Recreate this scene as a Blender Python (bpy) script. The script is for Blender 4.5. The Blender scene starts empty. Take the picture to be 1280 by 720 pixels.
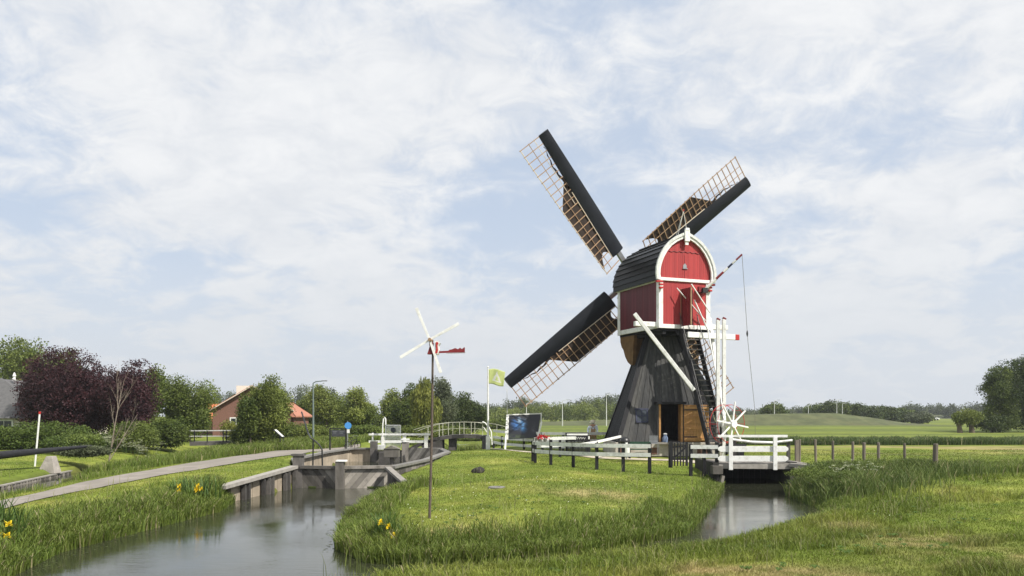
import bpy, math, random
import numpy as np
from mathutils import Vector, Matrix, Quaternion
random.seed(7); RNG=np.random.default_rng(7)
R=math.radians
S=bpy.context.scene; COL=S.collection
F0=1000.0; HZ=518.0; CH=2.2
WZ=-0.8
def P(px,py,Y): return Vector(((px-640)/F0*Y, Y, CH-(py-HZ)/F0*Y))
def W(px,py,z=WZ):
    Y=(CH-z)*F0/(py-HZ); return ((px-640)/F0*Y, Y)
# ------------------------------------------------------------------ materials
def nd(nt,t,**k):
    n=nt.nodes.new(t)
    for a,b in k.items():
        if a[0]=='_': n.inputs[a[1:].replace('_',' ')].default_value=b
        else: setattr(n,a,b)
    return n
def c4(c): return (c[0],c[1],c[2],1)
def M(name,a,b=None,rough=.7,ns=3.,na=.3,stretch=(1,1,1),bump=.0,bs=25.,spec=.3,trans=0,metal=0,dirt=None,dirt_s=1.2,colattr=None,coords='Object'):
    m=bpy.data.materials.new(name); m.use_nodes=True; nt=m.node_tree; L=nt.links
    for n in list(nt.nodes): nt.nodes.remove(n)
    out=nd(nt,'ShaderNodeOutputMaterial'); bs_=nd(nt,'ShaderNodeBsdfPrincipled')
    tc=nd(nt,'ShaderNodeTexCoord'); mp=nd(nt,'ShaderNodeMapping'); mp.inputs['Scale'].default_value=stretch
    L.new(tc.outputs[coords],mp.inputs[0])
    if colattr:
        at=nd(nt,'ShaderNodeAttribute',attribute_name=colattr); col=at.outputs['Color']
    else:
        at=nd(nt,'ShaderNodeAttribute',attribute_name='v'); mx=nd(nt,'ShaderNodeMix',data_type='RGBA')
        L.new(at.outputs['Fac'],mx.inputs[0]); mx.inputs[6].default_value=c4(a); mx.inputs[7].default_value=c4(b or a); col=mx.outputs[2]
    no=nd(nt,'ShaderNodeTexNoise'); no.inputs['Scale'].default_value=ns; no.inputs['Detail'].default_value=6; no.inputs['Roughness'].default_value=.65
    L.new(mp.outputs[0],no.inputs['Vector'])
    mr=nd(nt,'ShaderNodeMapRange'); mr.inputs[1].default_value=.25; mr.inputs[2].default_value=.75; mr.inputs[3].default_value=1-na; mr.inputs[4].default_value=1+na
    L.new(no.outputs['Fac'],mr.inputs[0])
    ml=nd(nt,'ShaderNodeVectorMath',operation='SCALE'); L.new(col,ml.inputs[0]); L.new(mr.outputs[0],ml.inputs['Scale']); col=ml.outputs[0]
    if dirt:
        n2=nd(nt,'ShaderNodeTexNoise'); n2.inputs['Scale'].default_value=dirt_s; n2.inputs['Detail'].default_value=8; n2.inputs['Roughness'].default_value=.7
        L.new(mp.outputs[0],n2.inputs['Vector'])
        r2=nd(nt,'ShaderNodeMapRange'); r2.inputs[1].default_value=.5; r2.inputs[2].default_value=.72; r2.inputs[4].default_value=.75
        L.new(n2.outputs['Fac'],r2.inputs[0])
        m2=nd(nt,'ShaderNodeMix',data_type='RGBA'); L.new(r2.outputs[0],m2.inputs[0]); L.new(col,m2.inputs[6]); m2.inputs[7].default_value=c4(dirt); col=m2.outputs[2]
    L.new(col,bs_.inputs['Base Color']); bs_.inputs['Roughness'].default_value=rough; bs_.inputs['Specular IOR Level'].default_value=spec; bs_.inputs['Metallic'].default_value=metal
    if bump:
        n3=nd(nt,'ShaderNodeTexNoise'); n3.inputs['Scale'].default_value=bs; n3.inputs['Detail'].default_value=5
        L.new(mp.outputs[0],n3.inputs['Vector'])
        bp=nd(nt,'ShaderNodeBump'); bp.inputs['Strength'].default_value=min(1,bump*4); bp.inputs['Distance'].default_value=bump; L.new(n3.outputs['Fac'],bp.inputs['Height']); L.new(bp.outputs[0],bs_.inputs['Normal'])
    sh=bs_.outputs[0]
    if trans:
        tr=nd(nt,'ShaderNodeBsdfTranslucent'); L.new(col,tr.inputs[0]); mxs=nd(nt,'ShaderNodeMixShader'); mxs.inputs[0].default_value=trans
        L.new(sh,mxs.inputs[1]); L.new(tr.outputs[0],mxs.inputs[2]); sh=mxs.outputs[0]
    L.new(sh,out.inputs['Surface']); return m
MT={}
def mt(k,*a,**b): MT[k]=M(k,*a,**b)
V=(1,1,.12)
mt('white_paint',(.72,.72,.70),(.80,.80,.78),rough=.5,na=.08,ns=6,dirt=(.38,.37,.31),dirt_s=4,bump=.006)
mt('old_white',(.55,.56,.54),(.68,.69,.67),rough=.6,na=.15,ns=6,dirt=(.22,.23,.18),dirt_s=5,bump=.006)
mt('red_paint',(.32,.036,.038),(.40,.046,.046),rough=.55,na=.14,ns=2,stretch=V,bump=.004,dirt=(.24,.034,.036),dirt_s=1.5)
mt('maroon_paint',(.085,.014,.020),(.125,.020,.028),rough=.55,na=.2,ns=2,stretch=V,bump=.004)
mt('dark_red',(.12,.014,.018),(.20,.022,.026),rough=.5,na=.2)
mt('red_edge',(.42,.03,.03),(.42,.03,.03),rough=.5,na=.1)
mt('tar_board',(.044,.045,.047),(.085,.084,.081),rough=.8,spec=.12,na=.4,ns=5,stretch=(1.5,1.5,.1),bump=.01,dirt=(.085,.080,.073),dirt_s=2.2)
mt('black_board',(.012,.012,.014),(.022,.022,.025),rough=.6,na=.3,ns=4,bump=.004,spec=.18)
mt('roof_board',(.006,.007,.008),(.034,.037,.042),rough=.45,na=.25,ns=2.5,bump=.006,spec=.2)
mt('sail_black',(.008,.009,.012),(.012,.014,.018),rough=.36,na=.25,ns=1.5,spec=.16)
mt('sail_wood',(.26,.16,.09),(.38,.25,.15),rough=.7,na=.25,ns=4)
mt('sail_wood_pale',(.55,.46,.36),(.70,.62,.5),rough=.7,na=.2,ns=4)
mt('sail_cloth',(.020,.013,.010),(.030,.019,.014),rough=.85,na=.4,ns=3,bump=.02,bs=4)
mt('fresh_wood',(.40,.21,.075),(.50,.28,.11),rough=.65,na=.3,ns=3,stretch=(.3,1,3),bump=.005)
mt('brown_wood',(.085,.048,.02),(.15,.085,.035),rough=.75,na=.4,ns=3,bump=.01)
mt('post_wood',(.11,.095,.075),(.21,.18,.145),rough=.85,na=.35,ns=8,stretch=V,bump=.02)
mt('grey_wood',(.06,.055,.05),(.30,.275,.245),rough=.85,na=.35,ns=5,stretch=(1,1,.4),bump=.02,dirt=(.07,.065,.045),dirt_s=2)
mt('grey_wood_dark',(.028,.026,.025),(.13,.12,.112),rough=.85,na=.35,ns=5,bump=.02,dirt=(.03,.035,.02),dirt_s=2)
mt('lock_wood',(.10,.092,.082),(.42,.385,.34),rough=.85,na=.35,ns=5,bump=.02,dirt=(.08,.08,.05),dirt_s=2.5)
mt('pale_wood',(.30,.25,.19),(.46,.39,.30),rough=.85,na=.3,ns=4,bump=.015,dirt=(.17,.14,.10),dirt_s=2)
mt('plank_end',(.20,.185,.165),(.33,.31,.28),rough=.8,na=.3,ns=5,bump=.01)
mt('concrete',(.15,.145,.135),(.24,.23,.215),rough=.85,na=.25,ns=4,bump=.01,dirt=(.12,.115,.10),dirt_s=3)
mt('stone',(.26,.235,.20),(.34,.31,.28),rough=.85,na=.35,ns=5,bump=.03,dirt=(.13,.12,.1))
mt('plinth',(.36,.33,.29),(.44,.41,.36),rough=.85,na=.25,ns=5,bump=.02,dirt=(.20,.13,.10),dirt_s=1.1)
mt('black_metal',(.012,.012,.013),(.02,.02,.02),rough=.4,na=.2,spec=.5)
mt('grey_metal',(.25,.26,.27),(.35,.36,.37),rough=.4,na=.15,metal=.6)
mt('rail_cream',(.46,.46,.36),(.56,.56,.46),rough=.6,na=.15)
mt('rust_metal',(.075,.060,.050),(.11,.085,.07),rough=.8,na=.4,ns=14,bump=.006,bs=60)
mt('rope',(.16,.15,.13),rough=.9)
mt('blue_paint',(.025,.03,.06),rough=.5)
mt('sign_blue',(.07,.28,.66),rough=.4,na=.05)
mt('gravel_path',(.225,.20,.175),(.27,.24,.21),rough=.95,na=.18,ns=1.2,bump=.012,bs=60,dirt=(.16,.15,.11),dirt_s=.6)
mt('gravel_path2',(.42,.37,.28),(.5,.45,.36),rough=.95,na=.25,ns=1.5,bump=.012,bs=50)
mt('brick_red',(.13,.068,.052),(.19,.10,.075),rough=.85,na=.3,ns=9,bump=.01)
mt('tile_orange',(.52,.15,.06),(.62,.2,.09),rough=.75,na=.25,ns=6,bump=.01)
mt('tile_red',(.30,.13,.085),(.38,.17,.115),rough=.75,na=.25,ns=6,bump=.01)
mt('slate',(.075,.075,.078),(.115,.113,.113),rough=.75,na=.3,ns=5,bump=.01)
mt('glass_dark',(.02,.025,.03),rough=.08,na=.1,spec=.6)
mt('glass_blue',(.04,.048,.06),rough=.2,na=.3,spec=.3)
mt('cream',(.62,.58,.5),rough=.7,na=.1)
mt('lime_cloth',(.68,.74,.34),(.72,.78,.38),rough=.8,na=.1,trans=.45)
mt('white_cloth',(.8,.8,.76),rough=.8,na=.05,trans=.35)
mt('tyre',(.015,.015,.015),rough=.8)
mt('car_white',(.75,.76,.77),rough=.25,na=.03,spec=.5)
mt('car_dark',(.03,.035,.04),rough=.25,na=.03,spec=.5)
mt('skin',(.50,.29,.20),rough=.55,na=.1)
mt('shirt',(.74,.80,.88),(.78,.83,.88),rough=.85,na=.15,ns=8)
mt('trousers',(.03,.035,.05),rough=.9)
mt('tan_cloth',(.34,.22,.12),rough=.9,na=.2)
mt('cap_cloth',(.62,.56,.45),rough=.9)
mt('petal',(.85,.62,.02),(.92,.74,.05),rough=.6,na=.1,trans=.35)
mt('red_flower',(.45,.02,.03),(.6,.03,.05),rough=.6,trans=.2)
mt('iris_leaf',(.05,.10,.02),(.11,.18,.04),rough=.55,na=.2,trans=.3)
mt('green_paint',(.02,.06,.035),rough=.5)
mt('enamel_blue',(.16,.21,.32),rough=.3,na=.3,ns=12)
mt('umbel',(.62,.66,.45),(.75,.76,.6),rough=.8,trans=.3)
mt('bark',(.10,.08,.06),(.16,.13,.10),rough=.9,na=.4,ns=6,bump=.03)
mt('bark_pale',(.22,.18,.14),(.30,.25,.2),rough=.85,na=.35,ns=8,bump=.01)
mt('rock_dark',(.03,.027,.024),(.045,.04,.035),rough=.95,na=.5,ns=8,bump=.05)
mt('ground',(0,0,0),rough=.95,ns=.9,na=.28,bump=.05,bs=9,spec=.1,colattr='gcol')
mt('blade',(0,0,0),rough=.6,ns=.6,na=.15,spec=.25,trans=.35,colattr='gcol')
def leafmat(k,a,b,tr=.25): mt(k,a,b,rough=.6,ns=.25,na=.25,spec=.25,trans=tr)
leafmat('leaf_mid',(.048,.078,.016),(.160,.200,.042))
leafmat('leaf_dark',(.032,.054,.016),(.100,.130,.036))
leafmat('leaf_light',(.085,.120,.024),(.230,.265,.060))
leafmat('leaf_yellow',(.13,.155,.03),(.27,.28,.06))
leafmat('leaf_grey',(.065,.085,.042),(.15,.17,.09))
leafmat('leaf_purple',(.018,.007,.010),(.062,.022,.026),.12)
leafmat('leaf_hedge',(.055,.090,.018),(.150,.195,.040))
leafmat('leaf_far',(.045,.066,.026),(.115,.14,.05))
# water
def water_mat():
    m=bpy.data.materials.new('canal_water'); m.use_nodes=True; nt=m.node_tree; L=nt.links; b=nt.nodes['Principled BSDF']
    b.inputs['Base Color'].default_value=(.030,.033,.020,1); b.inputs['Roughness'].default_value=.02; b.inputs['IOR'].default_value=1.33; b.inputs['Specular IOR Level'].default_value=.75
    tc=nd(nt,'ShaderNodeTexCoord'); mp=nd(nt,'ShaderNodeMapping'); mp.inputs['Scale'].default_value=(.6,1.9,1); L.new(tc.outputs['Object'],mp.inputs[0])
    n=nd(nt,'ShaderNodeTexNoise'); n.inputs['Scale'].default_value=4.2; n.inputs['Detail'].default_value=6; n.inputs['Roughness'].default_value=.6; L.new(mp.outputs[0],n.inputs['Vector'])
    n2=nd(nt,'ShaderNodeTexNoise'); n2.inputs['Scale'].default_value=.28; L.new(tc.outputs['Object'],n2.inputs['Vector'])
    r=nd(nt,'ShaderNodeMapRange'); r.inputs[1].default_value=.4; r.inputs[2].default_value=.65; r.inputs[3].default_value=.0015; r.inputs[4].default_value=.009; L.new(n2.outputs['Fac'],r.inputs[0])
    bp=nd(nt,'ShaderNodeBump'); bp.inputs['Strength'].default_value=1; L.new(n.outputs['Fac'],bp.inputs['Height']); L.new(r.outputs[0],bp.inputs['Distance']); L.new(bp.outputs[0],b.inputs['Normal'])
    MT['water']=m
water_mat()
# ------------------------------------------------------------------ mesh builder
BASE={}
def tag(o,label=None,cat=None,group=None,kind=None):
    if label: o['label']=label
    if cat: o['category']=cat
    if group: o['group']=group
    if kind: o['kind']=kind
    return o
def empty(name,loc,label,cat,group=None):
    o=bpy.data.objects.new(name,None); COL.objects.link(o); o.location=loc; o.empty_display_size=.1; BASE[o.name]=Vector(loc)
    return tag(o,label,cat,group)
class MB:
    def __init__(s,xf=None): s.v=[];s.f=[];s.a=[];s.xf=xf;s.mk=[]
    def each(s,name,mat,parent=None,**k):
        out=[]; mk=s.mk+[(len(s.v),len(s.f))]
        for (v0,f0),(v1,f1) in zip(mk,mk[1:]):
            q=MB(); q.v=s.v[v0:v1]; q.f=[tuple(i-v0 for i in f) for f in s.f[f0:f1]]; q.a=s.a[f0:f1]; out.append(q.build(name,mat,parent,**k))
        return out[0]
    def _v(s,pts):
        n=len(s.v)
        for p in pts:
            p=Vector(p); s.v.append(tuple(s.xf@p) if s.xf else tuple(p))
        return n
    def face(s,pts,v=None):
        n=s._v(pts); s.f.append(tuple(range(n,n+len(pts)))); s.a.append(random.random() if v is None else v); return s
    def hexa(s,p,v=None):
        s.mk.append((len(s.v),len(s.f)))
        n=s._v(p); v=random.random() if v is None else v
        for q in ((3,2,1,0),(4,5,6,7),(0,1,5,4),(1,2,6,5),(2,3,7,6),(3,0,4,7)):
            s.f.append(tuple(n+i for i in q)); s.a.append(v)
        return s
    def box(s,c,d,rz=0,v=None,rot=None):
        hx,hy,hz=d[0]/2,d[1]/2,d[2]/2; c=Vector(c)
        m=rot if rot else Matrix.Rotation(rz,3,'Z')
        return s.hexa([c+m@Vector(p) for p in ((-hx,-hy,-hz),(hx,-hy,-hz),(hx,hy,-hz),(-hx,hy,-hz),(-hx,-hy,hz),(hx,-hy,hz),(hx,hy,hz),(-hx,hy,hz))],v)
    def beam(s,a,b,w,h,up=(0,0,1),v=None,w2=None,h2=None):
        a=Vector(a);b=Vector(b);d=(b-a).normalized();up=Vector(up)
        x=d.cross(up)
        if x.length<1e-4: x=d.cross(Vector((0,1,0)))
        x.normalize(); y=x.cross(d).normalized(); w2=w2 or w; h2=h2 or h
        def r(p,w,h): return [p-x*w/2-y*h/2,p+x*w/2-y*h/2,p+x*w/2+y*h/2,p-x*w/2+y*h/2]
        return s.hexa(r(a,w,h)+r(b,w2,h2),v)
    def tube(s,pts,rad,n=8,v=None,flat=1.0,cap=True):
        s.mk.append((len(s.v),len(s.f)))
        pts=[Vector(p) for p in pts]; rad=rad if hasattr(rad,'__len__') else [rad]*len(pts); v=random.random() if v is None else v
        rings=[];ref=Vector((0,0,1))
        d0=(pts[1]-pts[0]).normalized()
        if abs(d0.dot(ref))>.95: ref=Vector((1,0,0))
        for i,p in enumerate(pts):
            d=(pts[min(i+1,len(pts)-1)]-pts[max(i-1,0)]).normalized()
            x=d.cross(ref); 
            if x.length<1e-3: x=d.cross(Vector((0,1,.01)))
            x.normalize(); y=x.cross(d)
            rings.append(s._v([p+(x*math.cos(2*math.pi*k/n)+y*flat*math.sin(2*math.pi*k/n))*rad[i] for k in range(n)]))
        for i in range(len(rings)-1):
            for k in range(n):
                s.f.append((rings[i]+k,rings[i]+(k+1)%n,rings[i+1]+(k+1)%n,rings[i+1]+k)); s.a.append(v)
        if cap:
            s.f.append(tuple(rings[0]+k for k in range(n))[::-1]); s.a.append(v)
            s.f.append(tuple(rings[-1]+k for k in range(n))); s.a.append(v)
        return s
    def lathe(s,prof,c=(0,0,0),n=16,v=.5):
        s.mk.append((len(s.v),len(s.f)))
        c=Vector(c); rings=[]
        for r,z in prof: rings.append(s._v([c+Vector((r*math.cos(2*math.pi*k/n),r*math.sin(2*math.pi*k/n),z)) for k in range(n)]))
        for i in range(len(rings)-1):
            for k in range(n): s.f.append((rings[i]+k,rings[i]+(k+1)%n,rings[i+1]+(k+1)%n,rings[i+1]+k)); s.a.append(v)
        s.f.append(tuple(rings[-1]+k for k in range(n))); s.a.append(v)
        s.f.append(tuple(rings[0]+k for k in range(n))[::-1]); s.a.append(v)
        return s
    def prism(s,poly,ex,v=None):
        s.mk.append((len(s.v),len(s.f)))
        v=random.random() if v is None else v; n=len(poly); ex=Vector(ex)
        a=s._v(poly); b=s._v([Vector(p)+ex for p in poly])
        s.f.append(tuple(range(a,a+n))[::-1]); s.f.append(tuple(range(b,b+n))); s.a+= [v,v]
        for k in range(n): s.f.append((a+k,a+(k+1)%n,b+(k+1)%n,b+k)); s.a.append(v)
        return s
    def build(s,name,mat,parent=None,smooth=False,loc=None,bevel=0):
        base=Vector((0,0,0))
        if parent is not None: base=BASE[parent.name]
        elif loc is not None: base=Vector(loc)
        me=bpy.data.meshes.new(name); me.from_pydata([(x-base.x,y-base.y,z-base.z) for x,y,z in s.v],[],s.f)
        at=me.attributes.new('v','FLOAT','FACE'); at.data.foreach_set('value',s.a)
        me.materials.append(MT[mat] if isinstance(mat,str) else mat)
        if smooth: me.polygons.foreach_set('use_smooth',[True]*len(me.polygons))
        o=bpy.data.objects.new(name,me); COL.objects.link(o); BASE[o.name]=base
        if smooth and smooth!='all': 
            try: me.set_sharp_from_angle(angle=R(40))
            except Exception: pass
        if parent is not None: o.parent=parent
        else: o.location=base
        if bevel:
            b=o.modifiers.new('b','BEVEL'); b.width=bevel; b.segments=2; b.limit_method='ANGLE'
        return o
def copy_tree(o,parent=None):
    c=o.copy(); COL.objects.link(c); c.parent=parent; BASE[c.name]=BASE[o.name]
    for ch in list(o.children): copy_tree(ch,c)
    return c
def place(o,loc,label=None,rz=0,sc=None):
    o.location=loc; o.rotation_euler[2]=rz
    if sc: o.scale=(sc,sc,sc) if not hasattr(sc,'__len__') else sc
    if label: o['label']=label
    return o
def mesh_np(name,verts,faces,mat,vals=None,cols=None,loc=None,parent=None,smooth=False):
    """faces: (N,3|4) array"""
    me=bpy.data.meshes.new(name); nv=len(verts); nf,k=faces.shape
    base=np.array(BASE[parent.name] if parent else (loc if loc is not None else (0,0,0)))
    me.vertices.add(nv); me.vertices.foreach_set('co',(verts-base).astype(np.float32).ravel())
    me.loops.add(nf*k); me.loops.foreach_set('vertex_index',faces.astype(np.int32).ravel())
    me.polygons.add(nf); me.polygons.foreach_set('loop_start',np.arange(0,nf*k,k,dtype=np.int32))
    me.update(calc_edges=True)
    if vals is not None:
        at=me.attributes.new('v','FLOAT','FACE'); at.data.foreach_set('value',vals.astype(np.float32))
    if cols is not None:
        dom='FACE' if len(cols)==nf else 'POINT'
        at=me.attributes.new('gcol','FLOAT_COLOR',dom); c=np.ones((len(cols),4),np.float32); c[:,:3]=cols; at.data.foreach_set('color',c.ravel())
    me.materials.append(MT[mat])
    if smooth: me.polygons.foreach_set('use_smooth',np.ones(nf,bool))
    o=bpy.data.objects.new(name,me); COL.objects.link(o); BASE[o.name]=Vector(base)
    if parent: o.parent=parent
    elif loc is not None: o.location=loc
    return o
# ------------------------------------------------------------------ numpy noise
def vnoise(x,y,sc,seed=0,oct=3):
    t=0;amp=1;tot=0
    for o in range(oct):
        X=x/sc*(2**o)+seed*17.3;Y=y/sc*(2**o)+seed*9.1
        xi=np.floor(X);yi=np.floor(Y);fx=X-xi;fy=Y-yi;fx=fx*fx*(3-2*fx);fy=fy*fy*(3-2*fy)
        def h(a,b): 
            q=np.sin(a*127.1+b*311.7+seed*74.7)*43758.5453; return q-np.floor(q)
        t=t+amp*((h(xi,yi)*(1-fx)+h(xi+1,yi)*fx)*(1-fy)+(h(xi,yi+1)*(1-fx)+h(xi+1,yi+1)*fx)*fy); tot+=amp; amp*=.5
    return t/tot
# ------------------------------------------------------------------ water courses (world XY, edge softness per edge)
def w(*a): return [W(*p) for p in a]
canal=[(-6.6,-12),(-6.2,6),W(-30,735),W(62,691),W(180,661),W(264,640),(-9.75,27.6),(-8.75,32.9),(-4.95,32.9),(-3.75,29.9)]+w((492,618),(470,628),(440,655),(432,685),(470,702),(560,706),(700,694),(790,680),(848,668),(866,650),(888,626))+[(8.75,33.9),(9.0,34.4),(9.0,37.9),(12.2,37.9),(12.3,34.3),(12.0,33.2)]+w((992,620),(1024,634),(1034,646),(950,672),(870,690),(800,700),(700,712),(560,726),(440,736))+[(-2.2,6),(-2.6,-12)]
ck=[.45]*5+[.04,.02,.02,.04,.3]+[.9]*11+[.25,.02,.02,.02,.02,.25]+[.5,.5,.8,1,1,1,1,1,1,1,1,1]
ck=(ck+[1]*len(canal))[:len(canal)]
cham=[(-8.75,32.8),(-10.6,39),(-10.7,46),(-10.2,50.9),(-6.9,50.9),(-4.6,50.6),(-3.7,46),(-4.1,38),(-4.95,32.8)]
kc=[.02]*len(cham)
upper=[(-8.8,50.8),(-9.2,56),(-6.8,60),(-5.9,66),(-5.9,90),(-2.3,90),(-2.3,60),(-4.3,56),(-6.9,50.8)]
ku=[.4]*len(upper)
ditch=[(-20.6,12),(-20.4,24),(-20.4,32),(-22.3,40.5),(-23.3,50),(-23.6,66),(-24,90),(-21.6,90),(-21.2,66),(-21.0,50),(-20.0,38),(-17.6,28.5),(-17.0,22),(-17.0,12)]
kd=[.35,.35,.35,.35,.3,.3,.3,.4,.4,.7,.7,.7,.7,.4]
POLYS=[(canal,ck),(cham,kc),(upper,ku),(ditch,kd)]
def inside(x,y,poly):
    r=np.zeros(x.shape,bool); n=len(poly)
    for i in range(n):
        x1,y1=poly[i];x2,y2=poly[(i+1)%n]
        if y1==y2: continue
        c=((y1>y)!=(y2>y))&(x<(x2-x1)*(y-y1)/(y2-y1)+x1); r^=c
    return r
def zland(x,y):
    """ground height, distance to water, inside flag"""
    x=np.atleast_1d(np.asarray(x,float));y=np.atleast_1d(np.asarray(y,float))
    z=np.full(x.shape,9.);dm=np.full(x.shape,1e3);ins=np.zeros(x.shape,bool)
    for poly,ks in POLYS:
        bx=[p[0] for p in poly];by=[p[1] for p in poly]
        sel=(x>min(bx)-14)&(x<max(bx)+14)&(y>min(by)-14)&(y<max(by)+14)
        if not sel.any(): continue
        xs=x[sel];ys=y[sel];zz=z[sel];dd=dm[sel]
        for i,(a,k) in enumerate(zip(poly,ks)):
            b=poly[(i+1)%len(poly)];ex=b[0]-a[0];ey=b[1]-a[1];l=ex*ex+ey*ey
            t=np.clip(((xs-a[0])*ex+(ys-a[1])*ey)/l,0,1);d=np.hypot(xs-a[0]-t*ex,ys-a[1]-t*ey)
            dd=np.minimum(dd,d); zz=np.minimum(zz,np.interp(d/k,[0,.5,1.2,3.5,12],[-.86,-.62,-.46,-.32,0]))
        ii=inside(xs,ys,poly)
        z[sel]=zz;dm[sel]=dd;ins[sel]|=ii
    z=np.minimum(z,0)
    z+=(vnoise(x,y,3.,3)-.5)*.10*np.clip(dm/3,0,1)
    z=np.where(ins,-1.5,z)
    return z,dm,ins
def G(px,py):
    Y=CH*F0/(py-HZ)
    for _ in range(40):
        X=(px-640)/F0*Y; z=max(zland([X],[Y])[0][0],-.8); Y=.6*Y+.4*(CH-z)*F0/(py-HZ)
    X=(px-640)/F0*Y
    return Vector((X,Y,max(zland([X],[Y])[0][0],-.8)))
def zat(x,y): return float(zland([x],[y])[0][0])
def smooth(a,b,x): t=np.clip((x-a)/(b-a),0,1); return t*t*(3-2*t)
def gcolor(x,y,dm):
    """turf colour by place: lush near water, mown / dry patches elsewhere (linear base colour)"""
    n1=vnoise(x,y,4.,1);n2=vnoise(x,y,1.1,2);n3=vnoise(x,y,.35,5,2);nb=vnoise(x,y,14.,8)
    lush=np.array([.115,.155,.023]);yel=np.array([.215,.240,.046]);dry=np.array([.30,.245,.115])
    m=smooth(.35,.75,n1*.6+n2*.4)[...,None]; c=lush*(1-m)+yel*m
    def blob(cx,cy,rx,ry): return np.exp(-(((x-cx)/rx)**2+((y-cy)/ry)**2))
    D=smooth(.60,.82,n2*.5+n1*.2+n3*.3)*.45
    wet=smooth(.4,1.8,dm)
    B=0
    for px,py,rx,ry in ((1250,700,1.3,1.2),(1150,672,1.2,.9),(1010,712,1.1,.8),(900,706,.9,.6),(650,652,2.2,.8),(560,654,1.3,.6),(770,656,1.2,.5),(860,630,1.2,1.5),(740,612,1.6,1.4),(1060,650,.6,.8)):
        X,Y=W(px,py,-.2); B=B+blob(X,Y,rx,ry)
    D=D+np.clip(B,0,1)*smooth(.25,.6,n2*.5+n3*.5)*.85
    far=smooth(40,52,y)*smooth(14,17,x)
    D=D+far*smooth(.35,.7,vnoise(x*.35,y,3.,11))*.75*(1-smooth(54,57,y))
    D=D+smooth(27,31,y)*smooth(18,21,x)*(1-smooth(33,35,y))*smooth(.4,.7,vnoise(x*.4,y,1.5,12))*.7
    D=(np.clip(D,0,1)*wet)[...,None]; c=c*(1-D)+dry*D
    # beyond the reeds: brighter meadow
    fm=smooth(62,70,y)[...,None]*(smooth(-40,10,x)[...,None]); st=vnoise(x*.15,y,6.,21)[...,None]
    st2=smooth(.45,.7,vnoise(x*.06,y,9.,23))[...,None]; fc_=np.array([.150,.180,.035])*(1-st2)+np.array([.105,.135,.032])*st2; c=c*(1-fm)+(fc_*(.75+.5*st))*fm
    c=c*(.8+.4*n3[...,None])
    mud=(smooth(.5,.0,dm)*(y<64))[...,None]; c=c*(1-mud*.6)+np.array([.05,.045,.025])*mud*.6
    return c
HAZE=.0003;SUN=5.0;SKYS=.10;SKYLOC=(1.3,.4,0);EXPO=.30
# ------------------------------------------------------------------ ground
def axis(segs):
    o=[]
    for a,b,st in segs: o+=list(np.arange(a,b,st))
    return np.array(o+[segs[-1][1]],float)
ax=axis([(-900,-400,100),(-400,-100,30),(-100,-27,4),(-27,19,.2),(19,60,.8),(60,200,7),(200,600,40),(600,900,100)])
ay=axis([(-60,-4,8),(-4,4,.8),(4,60,.2),(60,100,1),(100,240,5),(240,600,40),(600,900,100)])
GX,GY=np.meshgrid(ax,ay); gx=GX.ravel();gy=GY.ravel()
gz,gd,gi=zland(gx,gy)
nx=len(ax);ny=len(ay); I=np.arange(nx*ny).reshape(ny,nx)
fc=np.stack([I[:-1,:-1],I[:-1,1:],I[1:,1:],I[1:,:-1]],-1).reshape(-1,4)
o=mesh_np('ground',np.stack([gx,gy,gz],1),fc,'ground',cols=gcolor(gx,gy,np.where(gi,0,gd)),smooth=True); tag(o,kind='structure')
mw=MB(); mw.face([(-30,-20,WZ),(22,-20,WZ),(22,95,WZ),(-30,95,WZ)]); tag(mw.build('water','water'),kind='structure')
def ribbon(name,mat,left,right,dz=.02,n=40):
    m=MB()
    def rs(pl):
        pl=[Vector(p) for p in pl]; L=[0]
        for i in range(1,len(pl)): L.append(L[-1]+(pl[i]-pl[i-1]).length)
        out=[]
        for k in range(n+1):
            t=L[-1]*k/n
            for i in range(1,len(pl)):
                if t<=L[i]+1e-6:
                    out.append(pl[i-1].lerp(pl[i],(t-L[i-1])/(L[i]-L[i-1]))); break
        return out
    a=rs(left);b=rs(right)
    for i in range(n):
        q=[]
        for u,vv in ((i,0),(i,1),(i,2),(i,3),(i,4)): pass
        for s in range(4):
            p=[a[i].lerp(b[i],s/4),a[i].lerp(b[i],(s+1)/4),a[i+1].lerp(b[i+1],(s+1)/4),a[i+1].lerp(b[i+1],s/4)]
            m.face([(t.x,t.y,zat(t.x,t.y)+dz) for t in p])
    # merge verts for smoothness
    o=m.build(name,mat); import bmesh
    bm=bmesh.new(); bm.from_mesh(o.data); bmesh.ops.remove_doubles(bm,verts=bm.verts,dist=.01); bm.to_mesh(o.data); bm.free()
    return tag(o,kind='structure')
lp=[G(*p) for p in ((0,627),(100,604),(200,586),(300,570),(360,562.5),(420,557.5),(450,555.5))]
rp=[G(*p) for p in ((0,638),(100,614.5),(200,595),(300,578.5),(375,568),(430,561.5),(450,559))]
d0=(lp[1]-lp[0]); lp=[lp[0]-d0*1.3]+lp; d0=(rp[1]-rp[0]); rp=[rp[0]-d0*1.3]+rp
ribbon('gravel_path','gravel_path',[(p.x,p.y) for p in lp] and [Vector((p.x,p.y)) for p in lp],[Vector((p.x,p.y)) for p in rp],.03,60)
def pix(*a): return [Vector((G(*p).x,G(*p).y)) for p in a]
ribbon('sand_path','gravel_path2',[Vector((P(558,0,56).x,56)),Vector((P(620,0,51).x,51)),Vector((2.0,45.5)),Vector((4.9,42.6)),Vector((8.8,41.4)),Vector((11.2,38.9))],[Vector((P(556,0,54.6).x,54.6)),Vector((P(620,0,50).x,50)),Vector((1.6,44.7)),Vector((4.4,41.6)),Vector((8.4,40.5)),Vector((9.6,38.4))],.025,40)
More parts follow.
